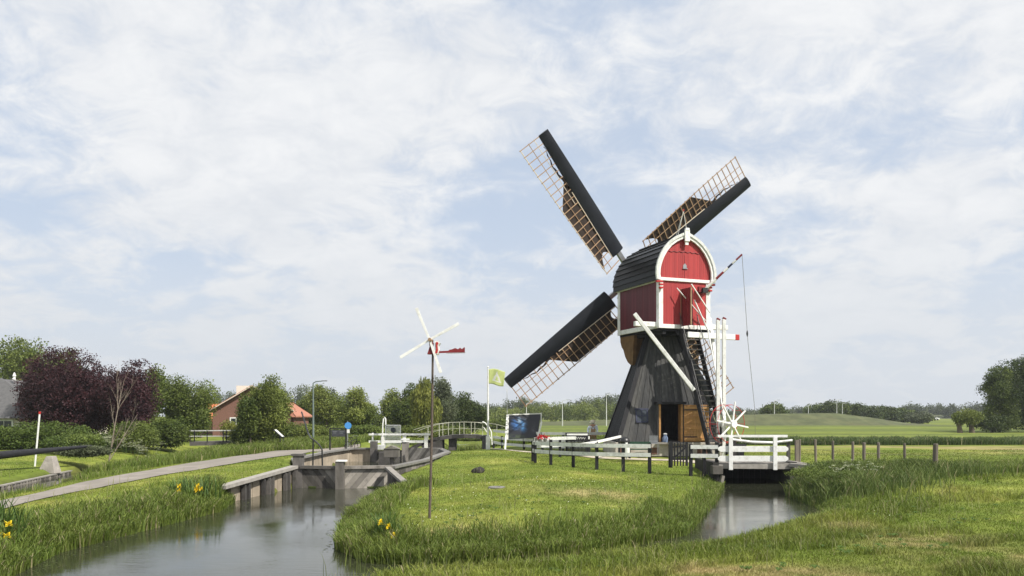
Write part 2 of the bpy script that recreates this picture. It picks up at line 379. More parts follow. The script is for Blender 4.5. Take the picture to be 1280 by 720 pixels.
# ------------------------------------------------------------------ windmill
mill=empty('windmill',(8.45,45.7,0),'red and black hollow post windmill with four lattice sails turned to the left','windmill')
a_=R(21); dD=Vector((-math.sin(a_),math.cos(a_),0)); rD=Vector((math.cos(a_),math.sin(a_),0)); B0=Vector((8.58,45.67,0))
BF=Matrix(((rD.x,dD.x,0,B0.x),(rD.y,dD.y,0,B0.y),(0,0,1,0),(0,0,0,1)))
def bf(u,w_,z): return BF@Vector((u,w_,z))
cx,cy=8.45,45.7
def hw(z): return 2.78-(z-.7)*.325
# plinth
m=MB(); m.box((cx,cy,.33),(5.85,5.85,.74)); m.build('plinth','plinth',mill,bevel=.02)
m=MB()
for X,wd in ((5.9,.5),(7.6,.45),(10.2,.7)): m.box((cx-2.9+X-5.5,cy-2.93,.25),(wd,.03,.36))
m.each('plinth_repair','brick_red',mill)
# tower cladding
z0,z1=.72,6.82
DX0,DX1,DZ=7.98,9.06,2.74
def clad(face):
    m=MB(); n=23; rot=Matrix.Rotation(face*math.pi/2,3,'Z')
    def T(u,z,off=0):
        h=hw(z)+off; p=Vector((u*hw(z),-h,0)); p=rot@p; return Vector((cx+p.x,cy+p.y,z))
    def strip(ua,ub,za,zb,off,v):
        p=[T(ua,za,off-.05),T(ub,za,off-.05),T(ub,za,off),T(ua,za,off)]
        m.hexa([T(ua,za,off-.06),T(ub,za,off-.06),T(ub,za,off),T(ua,za,off),T(ua,zb,off-.06),T(ub,zb,off-.06),T(ub,zb,off),T(ua,zb,off)],v)
    for i in range(n):
        ua=-1+2*i/n;ub=-1+2*(i+1)/n; v=random.random(); off=.0 if i%2 else .035
        if face==0:
            xa=cx+ua*hw(2.2);xb=cx+ub*hw(2.2); zb0=z0
            if xb>DX0+.02 and xa<DX1-.02: zb0=DZ+.05
            strip(ua,ub,zb0,z1,off,v)
        else: strip(ua,ub,z0,z1,off,v)
    return m
for k in range(4): clad(k).build('tower_wall','black_board' if k==3 else 'tar_board',mill)  # left face gets the black boards: its shade is put into the colour
m=MB()
for sx in (-1,1):
    for sy in (-1,1):
        a=Vector((cx+sx*(hw(z0)-.02),cy+sy*(hw(z0)-.02),z0));b=Vector((cx+sx*(hw(z1)-.02),cy+sy*(hw(z1)-.02),z1)); m.beam(a,b,.22,.22,up=(0,1,0),v=.2)
m.each('corner_board','black_board',mill)
# doorway
fy=cy-hw(z0)-.02; fyt=cy-hw(DZ)
m=MB(); m.box(((DX0+DX1)/2,(fy+fyt)/2-.08,DZ+.07),(DX1-DX0+.5,abs(fyt-fy)+.35,.12),v=.1)
m.build('door_canopy','black_board',mill)
fr=MB()
for x in (DX0-.05,DX1+.05): fr.box((x,(fy+fyt)/2+.02,(DZ+z0)/2),(.10,abs(fyt-fy)+.1,DZ-z0))
fr.each('door_frame','fresh_wood',mill)
m=MB(); m.box(((DX0+DX1)/2,cy-2.95,.66),(1.6,.5,.1)); m.build('door_step','plank_end',mill,bevel=.01)
# tarred cheeks closing the leaning wall round the doorway
m=MB()
for x in (DX0-.13,DX1+.13): m.hexa([(x-.03,fy,z0),(x+.03,fy,z0),(x+.03,fy+.12,z0),(x-.03,fy+.12,z0),(x-.03,fy,DZ),(x+.03,fy,DZ),(x+.03,fyt+.1,DZ),(x-.03,fyt+.1,DZ)])
m.each('door_cheek','tar_board',mill)
m=MB(); m.box((cx,cy,.73),(5.2,5.2,.05)); m.build('tower_floor','grey_wood_dark',mill)
# open half-timbered tan door leaf
m=MB(); ld=DX1+.14
for i in range(8): m.box((ld+.085+i*.165,fy-.10,(z0+DZ)/2),(.158,.04,DZ-z0-.06))
dl=m.build('door','fresh_wood',mill,bevel=.004)
m=MB()
for zz in (z0+.16,z0+.75,z0+1.32,DZ-.18): m.box((ld+.665,fy-.14,zz),(1.30,.04,.13))
m.each('ledge','fresh_wood',dl)
m=MB()
for zz in (z0+.28,DZ-.3): m.box((ld+.35,fy-.17,zz),(.7,.015,.05))
m.each('hinge','black_metal',dl)
# window on the leaning wall
m=MB(); zc=2.15; 
def TW(x,z,off): return Vector((x,cy-hw(z)-off,z))
def tq(m,xa,xb,za,zb,o0,o1,v=.5): m.hexa([TW(xa,za,o0),TW(xb,za,o0),TW(xb,za,o1),TW(xa,za,o1),TW(xa,zb,o0),TW(xb,zb,o0),TW(xb,zb,o1),TW(xa,zb,o1)][::1],v)
tq(m,6.76,7.32,1.82,2.46,-.02,.05)
win=m.build('window_pane','glass_blue',mill)
m=MB()
for xa,xb,za,zb in ((6.70,6.77,1.77,2.50),(7.30,7.37,1.77,2.50),(6.70,7.37,1.76,1.83),(6.66,7.41,2.45,2.53),(7.02,7.06,1.83,2.45),(6.77,7.30,2.12,2.16)): tq(m,xa,xb,za,zb,.0,.075)
m.build('window_frame','blue_paint',win)
# brown curved bracket skirt below the body front
m=MB(); pf=[(2.22,6.84),(2.2,6.45),(2.05,6.15),(1.85,5.98),(1.62,5.55),(1.32,5.22),(1.0,5.05),(.75,5.02),(.6,6.84)]
for i in range(14):
    u=-1.5+3.0*i/14; m.prism([bf(u,a,z) for a,z in pf],rD*(3.0/14-.01))
m.build('bracket','brown_wood',mill)
# body
HWd,HL,ZB,ZT,ZR=1.58,2.25,6.85,9.47,12.0
m=MB(BF)
def vboards(m,axis,fixed,u0,u1,zf0,zf1,n,th):
    for i in range(n):
        a=u0+(u1-u0)*i/n;b=u0+(u1-u0)*(i+1)/n-.006
        za,zb=(zf1(a),zf1(b)) if callable(zf1) else (zf1,zf1)
        o=th+random.uniform(-.003,.003)
        if axis=='u': p=[(a,fixed-o,zf0),(b,fixed-o,zf0),(b,fixed+.01,zf0),(a,fixed+.01,zf0),(a,fixed-o,za),(b,fixed-o,zb),(b,fixed+.01,zb),(a,fixed+.01,za)]
        else: p=[(fixed-o,a,zf0),(fixed-o,b,zf0),(fixed+.01,b,zf0),(fixed+.01,a,zf0),(fixed-o,a,za),(fixed-o,b,zb),(fixed+.01,b,zb),(fixed+.01,a,za)]
        m.hexa(p)
m.box((0,0,(ZB+ZT)/2),(2*HWd-.06,2*HL-.06,ZT-ZB),v=.3)
m.build('body','dark_red',mill)
m=MB(BF); DU0,DU1,DZ0,DZ1=-.22,.52,6.98,9.0
vboards(m,'u',-HL,-HWd,DU0,ZB+.05,ZT,9,.02); vboards(m,'u',-HL,DU1,HWd,ZB+.05,ZT,7,.02); vboards(m,'u',-HL,DU0,DU1,DZ1,ZT,5,.02)
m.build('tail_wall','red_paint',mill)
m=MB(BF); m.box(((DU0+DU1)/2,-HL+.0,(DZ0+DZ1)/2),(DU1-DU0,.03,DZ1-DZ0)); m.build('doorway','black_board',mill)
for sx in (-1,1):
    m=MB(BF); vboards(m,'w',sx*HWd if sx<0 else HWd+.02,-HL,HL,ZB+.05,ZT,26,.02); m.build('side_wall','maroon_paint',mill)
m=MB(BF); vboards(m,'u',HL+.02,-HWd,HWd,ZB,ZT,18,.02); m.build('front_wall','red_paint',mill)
m=MB(BF)
for sx in (-1,1):
    for sw in (-1,1): m.box((sx*(HWd-.08),sw*(HL-.08),(ZB+ZT)/2+.05),(.27,.27,ZT-ZB+.1),v=.3)
    m.box((sx*HWd,0,ZB+.13),(.12,2*HL+.1,.26)); m.box((sx*HWd,0,ZT+.02),(.14,2*HL+.1,.24))
for sw in (-1,1): m.box((0,sw*(HL+.01),ZB+.11),(2*HWd+.1,.12,.22)); m.box((0,sw*(HL+.03),ZT+.02),(2*HWd+.3,.15,.17))
m.build('white_trim','white_paint',mill,bevel=.012)
m=MB(BF); m.box((0,0,ZB-.04),(2*HWd-.1,2*HL-.1,.16)); 
for u in (-1.2,-.4,.4,1.2): m.box((u,0,ZB-.2),(.2,2*HL-.2,.2))
m.each('floor_beam','black_board',mill)
# round-shouldered roof
prof=[(1.0,0),(1.03,.12),(1.02,.25),(.97,.38),(.88,.52),(.75,.66),(.57,.79),(.36,.89),(.15,.955),(0,1.0)]
def rp_(t): # t 0..1 along profile
    x=t*(len(prof)-1); i=min(int(x),len(prof)-2); f=x-i
    return prof[i][0]+(prof[i+1][0]-prof[i][0])*f, prof[i][1]+(prof[i+1][1]-prof[i][1])*f
RH=1.74;RZ0=9.42;RZH=2.58
m=MB(BF); nb=10
for sx in (-1,1):
    for i in range(nb):
        t0=i/nb;t1=(i+1)/nb+.012; a=rp_(t0);b=rp_(min(1,t1)); c=rp_(min(1,(t0+t1)/2))
        pa=Vector((sx*a[0]*RH,0,RZ0+a[1]*RZH));pb=Vector((sx*b[0]*RH,0,RZ0+b[1]*RZH)); nrm=Vector((-(pb-pa).z*-sx,0,0)); d=(pb-pa).normalized(); nrm=Vector((d.z*sx,0,-d.x*sx))
        if nrm.z<0 and i>3: nrm=-nrm
        pa2=pa+nrm*.06; pb2=pb+nrm*.005
        q=[]
        for wv in (-HL-.10,HL+.28): q+= [Vector((p.x,wv,p.z)) for p in (pa-nrm*.04,pb-nrm*.04,pb2,pa2)]
        m.hexa([q[0],q[1],q[5],q[4],q[3],q[2],q[6],q[7]],v=max(0,min(1,.05+.75*(i/nb)**2*random.uniform(.6,1.3))))  # boards paler towards the ridge: glancing sun sheen put into their tone
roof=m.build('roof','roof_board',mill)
m=MB(BF); m.beam((0,-HL-.1,RZ0+RZH+.05),(0,HL+.3,RZ0+RZH+.05),.14,.07); m.build('ridge','black_board',roof)
# tail gable: boarded arch, white ribbon, dark wavy strip, king post
def ztop(u,sc=.90):
    u=abs(u)/(RH*sc)
    for i in range(len(prof)-1):
        (a0,b0),(a1,b1)=prof[i],prof[i+1]
        if a0>=u>=a1 and a0!=a1: z=b0+(b1-b0)*(a0-u)/(a0-a1); 
    try: return RZ0+z*RZH*sc+.02
    except Exception: return RZ0+.8
for wv in (-HL-.02,HL+.06):
    m=MB(BF); vboards(m,'u',wv,-RH*.92,RH*.92,RZ0+.05,lambda u:ztop(u,.945),24,.02); m.build('gable','red_paint',mill)
m=MB(BF)
def ribbon_arch(m,so,si,w0,w1,drop=0):
    for sx in (-1,1):
        for i in range(len(prof)-1):
            (a0,b0),(a1,b1)=prof[i],prof[i+1]
            q=[]
            for wv in (w0,w1): q+=[Vector((sx*a0*RH*si[0],wv,RZ0+b0*RZH*si[1]-drop)),Vector((sx*a1*RH*si[0],wv,RZ0+b1*RZH*si[1]-drop)),Vector((sx*a1*RH*so[0],wv,RZ0+b1*RZH*so[1])),Vector((sx*a0*RH*so[0],wv,RZ0+b0*RZH*so[1]))]
            m.hexa([q[0],q[1],q[5],q[4],q[3],q[2],q[6],q[7]],v=.5)
ribbon_arch(m,(1.0,1.0),(.905,.925),-HL-.20,-HL-.09)
m.build('arch_trim','white_paint',mill)
m=MB(BF); ribbon_arch(m,(1.065,1.045),(.985,.985),-HL-.26,-HL-.14); m.build('verge_board','old_white',mill)
m=MB(BF); m.box((0,-HL-.27,RZ0+RZH-.12),(.30,.10,.62)); m.box((0,-HL-.22,RZ0+RZH-.42),(.2,.08,.4)); m.box((0,-HL-.27,RZ0+RZH+.22),(.22,.14,.14)); m.build('king_post','white_paint',mill,bevel=.01)
m=MB(BF); pts=[]
for i in range(33):
    u=-1.02+2.04*i/32; pts.append((u,-HL-.05,11.0+.025*math.cos(i*1.2)+.03*(1-abs(u))))
m.tube(pts,.022,6); m.build('wavy_strip','dark_red',mill)  # thin dark wavy tube across the upper gable
m=MB(BF); m.prism([(-.11,-HL-.06,10.15),(.11,-HL-.06,10.15),(.11,-HL-.06,10.3),(0,-HL-.06,10.42),(-.11,-HL-.06,10.3)],(0,.04,0)); m.box((0,-HL-.07,10.13),(.3,.06,.04)); m.build('vent_hatch','grey_metal',mill)
m=MB(BF)
for u in (-.012,): 
    for i in range(1): m.box((u,-HL-.045,10.1),(.03,.02,1.5))
m.build('gable_batten','dark_red',mill)
# red and white brackets below the arch
m=MB(BF)
for sx in (-1,1):
    for k,zz in enumerate((9.33,9.17,9.0)):
        m.box((sx*(HWd-.02)-(.1 if k==0 else 0)*sx*-1,-HL-.14,zz),(.40 if k==0 else .2,.16,.10))
m.each('corbel','red_edge',mill,bevel=.02)
m=MB(BF)
for sx in (-1,1):
    m.box((sx*(HWd-.02),-HL-.13,9.16),(.15,.13,.36))
m.each('corbel_block','white_paint',mill)
# open tail door leaf
m=MB()
h0=bf(DU0,-HL-.04,0); od=(-dD+rD*.12).normalized()
for i in range(5): 
    p=h0+od*(.08+i*.158); m.beam(Vector((p.x,p.y,DZ0)),Vector((p.x,p.y,DZ1)),.15,.04,up=rD)
tdl=m.build('tail_door','dark_red',mill)
m=MB()
for t in (-.01,.80):
    p=h0+od*t; m.beam((p.x,p.y,DZ0),(p.x,p.y,DZ1+.02),.035,.06,up=rD)
m.each('door_edge','sail_wood',tdl)
m=MB(BF)
for u in (-.9,): m.beam((u+.75,-HL-.9,8.35+.8),(u+2.2,-HL-.5,7.05+.7),.05,.05)
m.build('handrail','white_paint',mill)
# vane rods over the gable
m=MB(BF)
apex=(-.12,-HL-.1,13.25)
for p in ((-.35,-HL+.1,11.9),(.12,-HL-.1,12.0),(-.2,-HL+.5,12.0)): m.tube([p,apex],.013,5,v=.5)
m.build('finial','white_paint',mill)
m=MB(BF); m.tube([(-.12,-HL-.1,13.22),(-.12,-HL-.1,13.34)],.03,6); m.build('finial_tip','red_edge',mill)
# stairs
m=MB(); ST0=bf(.15,-HL-.15,6.80); ST1=ST0-dD*2.75; ST1.z=.12
for s in (-1,1): m.beam(ST0+rD*.48*s,ST1+rD*.48*s,.07,.30,up=(0,0,1))
st=m.each('stair_stringer','black_board',mill)
m=MB()
n=24
for i in range(1,n):
    p=ST0.lerp(ST1,i/n); m.box(p,(.92,.27,.045),rz=a_)
m.each('stair_tread','grey_wood_dark',st)
m=MB()
for s in (-1,1):
    m.tube([ST0+rD*.54*s+Vector((0,0,.9)),ST1+rD*.54*s+Vector((0,0,1.0))],.022,6)
    for t in (.02,.3,.62,.97): p=ST0.lerp(ST1,t)+rD*.54*s; m.tube([p,p+Vector((0,0,.95))],.016,5)
m.each('stair_rail','black_metal',mill)
# spruit beams, landing beam, braces, posts
m=MB(BF)
m.beam((-2.95,-HL+.25,7.05),(2.95,-HL+.25,7.05),.22,.26)
m.build('cross_beam','white_paint',mill,bevel=.02)
m=MB(BF); m.beam((-.1,-HL-.45,6.50),(2.95,-HL-.45,6.46),.16,.30); lb=m.build('landing_beam','white_paint',mill,bevel=.02)
m=MB(BF); m.beam((2.951,-HL-.45,6.46),(3.22,-HL-.45,6.46),.17,.31); m.build('beam_end','red_edge',lb,bevel=.02)
TE=Vector((10.95,41.35,1.55))
ST0=bf(.15,-HL-.15,6.80); ST1=ST0-dD*2.75; ST1.z=.12; _e=ST0.lerp(ST1,.50)-rD*.55
m=MB(); m.beam(P(793,392,42.3),_e,.20,.20); m.build('tail_brace','white_paint',mill,bevel=.02)
m=MB(); m.beam(P(887,398,44.6),TE+Vector((.1,.15,0)),.16,.16); m.build('tail_brace','white_paint',mill,bevel=.02)
m=MB(); m.tube([P(868,375,43.2),P(885,413,43.2),P(905,520,41.5)],[.035,.04,.045],6); m.tube([P(846,360,43.0),P(882,401,43.3)],.03,6); m.each('pull_pole','white_paint',mill)
for px,tp,Y in ((898,400,41.5),(905.5,399,41.9)):
    a=P(px-.6,tp,Y); m=MB(); m.beam(Vector((a.x,a.y,.0)),a,.175,.175,up=(0,1,0)); tp_=m.build('tail_post','white_paint',mill,bevel=.015)
    m=MB(); m.beam(a,a+Vector((.04,0,.07)),.18,.18,up=(0,1,0)); m.build('post_cap','dark_red',tp_)
# capstan wheel
WC=P(913.5,530,40.9); wa=Vector((math.sin(R(32)),-math.cos(R(32)),.0)); wu=Vector((math.cos(R(32)),math.sin(R(32)),0)); wz=Vector((0,0,1))
m=MB(); m.tube([WC-wa*.9,WC+wa*.18],.13,10); m.tube([WC+wa*.1,WC+wa*.26],.20,10); hubo=m.build('winding_wheel','white_paint',mill)
for k in range(8):
    an=R(36+45*k); e=wu*math.cos(an)+wz*math.sin(an); m=MB(); m.beam(WC+e*.12+wa*.12,WC+e*1.16+wa*.12,.085,.06,up=wa,w2=.07); m.build('spoke','white_paint',hubo,bevel=.01)
for off in (.02,-.5):
    m=MB(); pts=[WC+wa*off+(wu*math.cos(2*math.pi*i/36)+wz*math.sin(2*math.pi*i/36))*.98 for i in range(37)]; m.tube(pts,.016,6,cap=False); m.build('hoop','red_edge',hubo)
m=MB()
for i in range(8):
    an=2*math.pi*i/8; e=(wu*math.cos(an)+wz*math.sin(an))*.98; m.tube([WC+e+wa*.02,WC+e-wa*.5],.014,5)
m.each('hoop_bar','red_edge',hubo)
m=MB()
for s in (-.35,-.75):
    p=WC+wa*s; m.beam((p.x-.1,p.y,.0),(p.x-.1,p.y,p.z+.2),.16,.16,up=(0,1,0)); 
m.beam(WC-wa*.5,TE,.18,.22); m.build('wheel_stand','white_paint',hubo)
m=MB(); p=WC-wa*.5; m.beam((p.x-.35,p.y,.55),(p.x+1.2,p.y+.2,.55),.25,.22); m.box((p.x+.9,p.y+.2,.3),(.35,.35,.5)); m.build('wheel_base','black_board',hubo)
# hoisting boom
b0=P(881,362,43.7); b1=P(927.5,318,43.4); bm_=[(0,.22,'white_paint'),(.22,.30,'white_paint'),(.30,.5,'dark_red'),(.5,.62,'white_paint'),(.62,.74,'blue_paint'),(.74,.84,'old_white'),(.84,1.0,'dark_red')]
m=MB(); m.tube([b0,b0.lerp(b1,.3)],[.085,.075],8); boom=m.build('hoist_boom','white_paint',mill)
for a,b,k in bm_[2:]:
    m=MB(); m.tube([b0.lerp(b1,a),b0.lerp(b1,b)],[.078-.03*a,.078-.03*b],8); m.build('painted_band',k,boom)
m=MB(); m.tube([b1,P(934,415,43.2)],.013,5); m.tube([P(934.2,420,43.2),P(943.5,512,42.9)],.013,5); m.tube([P(943.5,512,42.9),P(944.5,566,42.9)],.01,5); m.each('rope','rope',boom)
m=MB(); m.tube([P(934,413.5,43.2),P(934,417,43.2),P(934.2,420.5,43.2)],[.03,.055,.03],7); m.build('pulley','black_metal',boom)
m=MB(); m.box(b0+Vector((-.05,0,-.05)),(.3,.3,.28),rz=a_); m.build('boom_socket','black_metal',boom)
m=MB(); m.box(b0+Vector((-.28,-.05,.0)),(.22,.14,.3),rz=a_); m.build('socket_block','dark_red',boom)
# ------------------------------------------------------------------ sails
tl=.153;PH=.6954;SR=10.15
SA=(dD*math.cos(tl)+Vector((0,0,1))*math.sin(tl)); SV=(-dD*math.sin(tl)+Vector((0,0,1))*math.cos(tl)); HUB=Vector((7.39645,48.75326,10.47505))
m=MB(); m.tube([HUB-SA*2.6,HUB+SA*.5],.24,12); m.box(HUB,(.01,.01,.01)); ws=m.build('windshaft','black_metal',mill)
def sail(k):
    an=PH+k*math.pi/2; e=SV*math.cos(an)-rD*math.sin(an); n_=-rD*math.cos(an)-SV*math.sin(an); toward=-SA
    axoff=SA*(.12 if k%2 else -.12)
    O=HUB+axoff
    def tw(r): return R(20)*(1-(r-1.5)/8.65)**1.2+R(3)
    def pt(r,c,h=0): # c trailing distance, h towards front (wind)
        t=tw(min(r,SR)); cd=n_*math.cos(t)+toward*math.sin(t); hd=-toward*math.cos(t)+n_*math.sin(t)
        return O+e*r+cd*c+hd*h
    m=MB(); m.beam(O-e*.0,O+e*3.0,.26,.24,up=SA,v=.8); s=m.build('sail','grey_metal',mill)
    # streamlined leading edge
    m=MB(); st=[]
    secs=[(-.5,0),(-.46,.5),(-.30,.86),(-.05,1.0),(.22,.85),(.42,.45),(.5,.12),(.5,-.12),(.3,-.42),(0,-.62),(-.28,-.6),(-.45,-.35)]
    N=14
    for i in range(N+1):
        r=1.95+(SR-1.95)*i/N; ch=1.12-.40*i/N; th=.30-.09*i/N; st.append([pt(r,.05+a*ch,b*th) for a,b in secs])
    idx=[m._v(q) for q in st]; ns=len(secs)
    for i in range(N):
        for j in range(ns): m.f.append((idx[i]+j,idx[i]+(j+1)%ns,idx[i+1]+(j+1)%ns,idx[i+1]+j)); m.a.append(.4)
    m.f.append(tuple(idx[0]+j for j in range(ns))[::-1]); m.f.append(tuple(idx[-1]+j for j in range(ns))); m.a+=[.3,.3]
    m.build('leading_board','sail_black',s,smooth=True)
    m=MB()
    q=[pt(2.0,.60,-.02),pt(4.2,.55,-.02)]
    c0=lambda r: .05+.5*(1.12-.40*(r-1.95)/8.2)
    m.beam(pt(1.95,c0(1.95)+.03,0),pt(6.5,c0(6.5)+.03,0),.035,.06,up=SA); m.build('board_batten','sail_wood_pale',s)
    # lattice
    m=MB(); 
    wd=lambda r: 1.72+.12*(r/SR)
    nbar=21
    for i in range(nbar):
        r=1.55+(SR-.05-1.55)*i/(nbar-1); m.beam(pt(r,.30),pt(r,wd(r)+.07),.045,.04,up=SA)
    rs=[1.5+(SR-1.5)*i/8 for i in range(9)]
    for i in range(8): m.beam(pt(rs[i],1.20),pt(rs[i+1],1.20),.032,.032,up=SA)
    m.build('lattice','sail_wood',s)
    m=MB()
    for i in range(8): m.beam(pt(rs[i],wd(rs[i]),.01),pt(rs[i+1],wd(rs[i+1]),.01),.04,.05,up=SA)
    for i in range(4,8): m.beam(pt(rs[i],.78),pt(rs[i+1],.78),.028,.028,up=SA)
    m.build('hem_lath','sail_wood_pale' if k in (0,) else 'sail_wood',s)
    # half-furled sail cloth on the wind side
    m=MB(); nc=10; NR=26
    def rin(f): return 1.95+.75*math.sin(math.pi*min(1,f*1.05))**1.0*(1) - .25*f
    def rout(f): return 7.45-1.45*f
    if k==2: rout_=lambda f:7.5-1.9*f
    else: rout_=rout
    g=[[pt(rin(j/nc)+(rout_(j/nc)-rin(j/nc))*i/NR,.40+(wd(5)-.44)*j/nc,.055+.03*math.sin(j*1.3+i*.9)*math.sin(i*.5)) for j in range(nc+1)] for i in range(NR+1)]
    ids=[m._v(r_) for r_ in g]
    for i in range(NR):
        for j in range(nc): m.f.append((ids[i]+j,ids[i]+j+1,ids[i+1]+j+1,ids[i+1]+j)); m.a.append(.5)
    m.build('sail_cloth','sail_cloth',s,smooth=True)
    m=MB(); pts=[];rad=[]
    for i in range(16):
        r=6.9+2.6*i/15; pts.append(pt(r,c0(r)+.03+.16*math.sin(i/15*math.pi)**2+.03*math.sin(i*1.7),.05)); rad.append(.085-.075*i/15+.012*math.sin(i*2.2))
    m.tube(pts,rad,6); m.build('furled_cloth','sail_cloth',s)
for k in range(4): sail(k)
# ------------------------------------------------------------------ small weather mill on a pole
g0=G(536.5,648); Yp=g0.y; top=P(541,441,Yp+.05)
sm=empty('garden_windmill',tuple(g0),'small red toy windmill with white blades on a thin rusty pole','weather vane')
m=MB(); mid=g0.lerp(top,.5)+Vector((-.012,0,0)); m.tube([g0-Vector((0,0,.3)),g0.lerp(top,.5)+Vector((.02,0,0)),top],[.035,.032,.027],10); m.build('pole','rust_metal',sm,smooth=True)
s_=Yp/1000
def q(px,py,dy=0): return P(px,py,Yp+dy)
m=MB()
m.prism([q(534,442.5,-.09),q(541,442.5,-.09),q(542,437,-.09),q(540.5,433,-.09),q(541.5,428,-.09),q(538,425.5,-.09),q(536,427,-.09),q(537,433,-.09),q(535.5,438,-.09)],(0,.2,0)); m.build('house','dark_red',sm)
m=MB(); m.prism([q(542,443,-.11),q(547.5,443,-.11),q(549,437,-.11),q(548,432,-.11),q(550,428.5,-.11),q(547,425.5,-.11),q(543.5,426.5,-.11),q(543.5,431,-.11),q(544,436,-.11)],(0,.24,0)); m.build('house_trim','white_paint',sm)
m=MB(); m.prism([q(543.8,441.5,-.13),q(546.6,441.5,-.13),q(547.6,437,-.13),q(546.6,432,-.13),q(548.2,429,-.13),q(546.4,427.2,-.13),q(544.6,428,-.13),q(544.8,432,-.13),q(545.2,436,-.13)],(0,.03,0)); m.build('gable_panel','red_edge',sm)
m=MB(); m.prism([q(547,441.3,-.02),q(581,440.4,-.02),q(581,434,-.02),q(579.5,434.5,-.02),q(577.5,436.3,-.02),q(575,434.6,-.02),q(572.5,436.5,-.02),q(569,435,-.02),q(565,436.6,-.02),q(561.5,437.2,-.02),q(560.5,438.4,-.02),q(547,439,-.02)],(0,.05,0)); m.build('tail_vane','dark_red',sm)
m=MB(); m.beam(q(558,442,0),q(582,441,0),.02,.012,v=.5); m.build('vane_edge','old_white',sm)
m=MB(); hb=q(537,424.5,-.12); m.tube([hb+Vector((0,-.06,0)),hb+Vector((.06,.1,-.03))],[.045,.035],8); m.build('hub','sail_wood',sm)
for a in ((520.5,385),(573.5,404.5),(500,447),(551,466)):
    e=q(a[0],a[1],-.12); m=MB(); st=hb.lerp(e,.04); m.beam(st,e,.055,.014,up=(0,1,0),v=.9,w2=.078); m.build('blade','white_paint',sm,bevel=.003)
# ------------------------------------------------------------------ lock (wooden chamber)
lock=empty('canal_lock',(-6.8,42,0),'weathered grey timber canal lock with oval chamber and low gates','lock')
def plankwall(m,a,b,z0,z1,th=.08,pw=.24,diag=0,z1b=None,v=None):
    a=Vector((a[0],a[1],0));b=Vector((b[0],b[1],0));L=(b-a).length;d=(b-a)/L;nn=Vector((-d.y,d.x,0)); z1b=z1 if z1b is None else z1b
    n=max(1,int(L/pw))
    for i in range(n):
        s0=i*L/n;s1=(i+1)*L/n-.012; o=random.uniform(-.008,.008)
        zt0=z1+(z1b-z1)*s0/L; zt1=z1+(z1b-z1)*s1/L
        p0=a+d*s0+nn*o;p1=a+d*s1+nn*o
        m.hexa([p0+Vector((0,0,z0)),p1+Vector((0,0,z0)),p1+nn*th+Vector((0,0,z0)),p0+nn*th+Vector((0,0,z0)),p0+Vector((0,0,zt0)),p1+Vector((0,0,zt1)),p1+nn*th+Vector((0,0,zt1)),p0+nn*th+Vector((0,0,zt0))],v)
def diagwall(m,a,b,z0,z1,sgn,pw=.26,th=.07):
    """boards laid slanting, clipped to the panel"""
    a=Vector((a[0],a[1],0));b=Vector((b[0],b[1],0));L=(b-a).length;d=(b-a)/L;nn=Vector((-d.y,d.x,0));H=z1-z0;k=.85
    import itertools
    s=-H*k-pw
    while s<L+H*k+pw:
        # strip between lines u = s + sgn*k*(z-z0) and +pw
        poly=[(s,0),(s+pw-.012,0),(s+pw-.012+sgn*k*H,H),(s+sgn*k*H,H)]
        # clip to 0..L
        def clip(P_,f,inter):
            out=[]
            for i in range(len(P_)):
                A=P_[i];B=P_[(i+1)%len(P_)]
                if f(A): out.append(A)
                if f(A)!=f(B): out.append(inter(A,B))
            return out
        def ix(x): return lambda A,B:(x,A[1]+(B[1]-A[1])*(x-A[0])/(B[0]-A[0]))
        poly=clip(poly,lambda p:p[0]>=0,ix(0)); 
        if poly: poly=clip(poly,lambda p:p[0]<=L,ix(L))
        if len(poly)>2: m.prism([a+d*u+Vector((0,0,z0+z)) for u,z in poly],nn*th)
        s+=pw
GL,GM,GR=(-8.65,32.75),(-6.92,32.35),(-5.0,32.75)
m=MB(); diagwall(m,GL,GM,-1.1,.0,-1); g1=m.build('lock_gate','grey_wood',lock)
m=MB(); m.beam((GL[0],GL[1],.05),(GM[0],GM[1],.05),.2,.12); m.build('top_rail','grey_wood',g1)
m=MB(); diagwall(m,GM,GR,-1.1,.0,1); g2=m.build('lock_gate','lock_wood',lock)
m=MB(); m.beam((GM[0],GM[1],.05),(GR[0]+.1,GR[1],.06),.2,.12); m.build('top_rail','grey_wood',g2)
m=MB(); m.box((-8.78,32.9,-.35),(.38,.38,1.7)); m.box((-8.78,32.9,.54),(.5,.46,.08)); m.build('gate_post','grey_wood_dark',lock)
m=MB(); m.box((-6.92,32.2,-.45),(.34,.24,1.5)); gp=m.build('gate_post','grey_wood',lock)
m=MB(); m.box((-6.86,32.2,.33),(.42,.3,.07)); m.build('post_cap','white_paint',gp,bevel=.01)
m=MB(); m.beam((-8.3,32.65,-.76),(-5.2,32.6,-.76),.1,.05); m.build('moss_ledge','leaf_mid',lock)
# chamber walls
chL=[(-8.75,32.9),(-10.6,39),(-10.7,46),(-10.2,50.9),(-8.9,50.9)]
chR=[(-4.95,32.8),(-4.1,38),(-3.7,46),(-4.6,50.6),(-6.9,50.9)]
m=MB()
for a,b in zip(chL,chL[1:]): plankwall(m,a,b,-1.3,.0,pw=.42)
m.build('chamber_wall','pale_wood',lock)
m=MB()
for a,b in zip(chR,chR[1:]): plankwall(m,b,a,-1.3,.0,pw=.42)
m.build('chamber_wall','grey_wood',lock)
m=MB()
for pl in (chL,chR):
    for a,b in zip(pl,pl[1:]): m.beam((a[0],a[1],.03),(b[0],b[1],.03),.34,.10)
m.each('coping','concrete',lock)
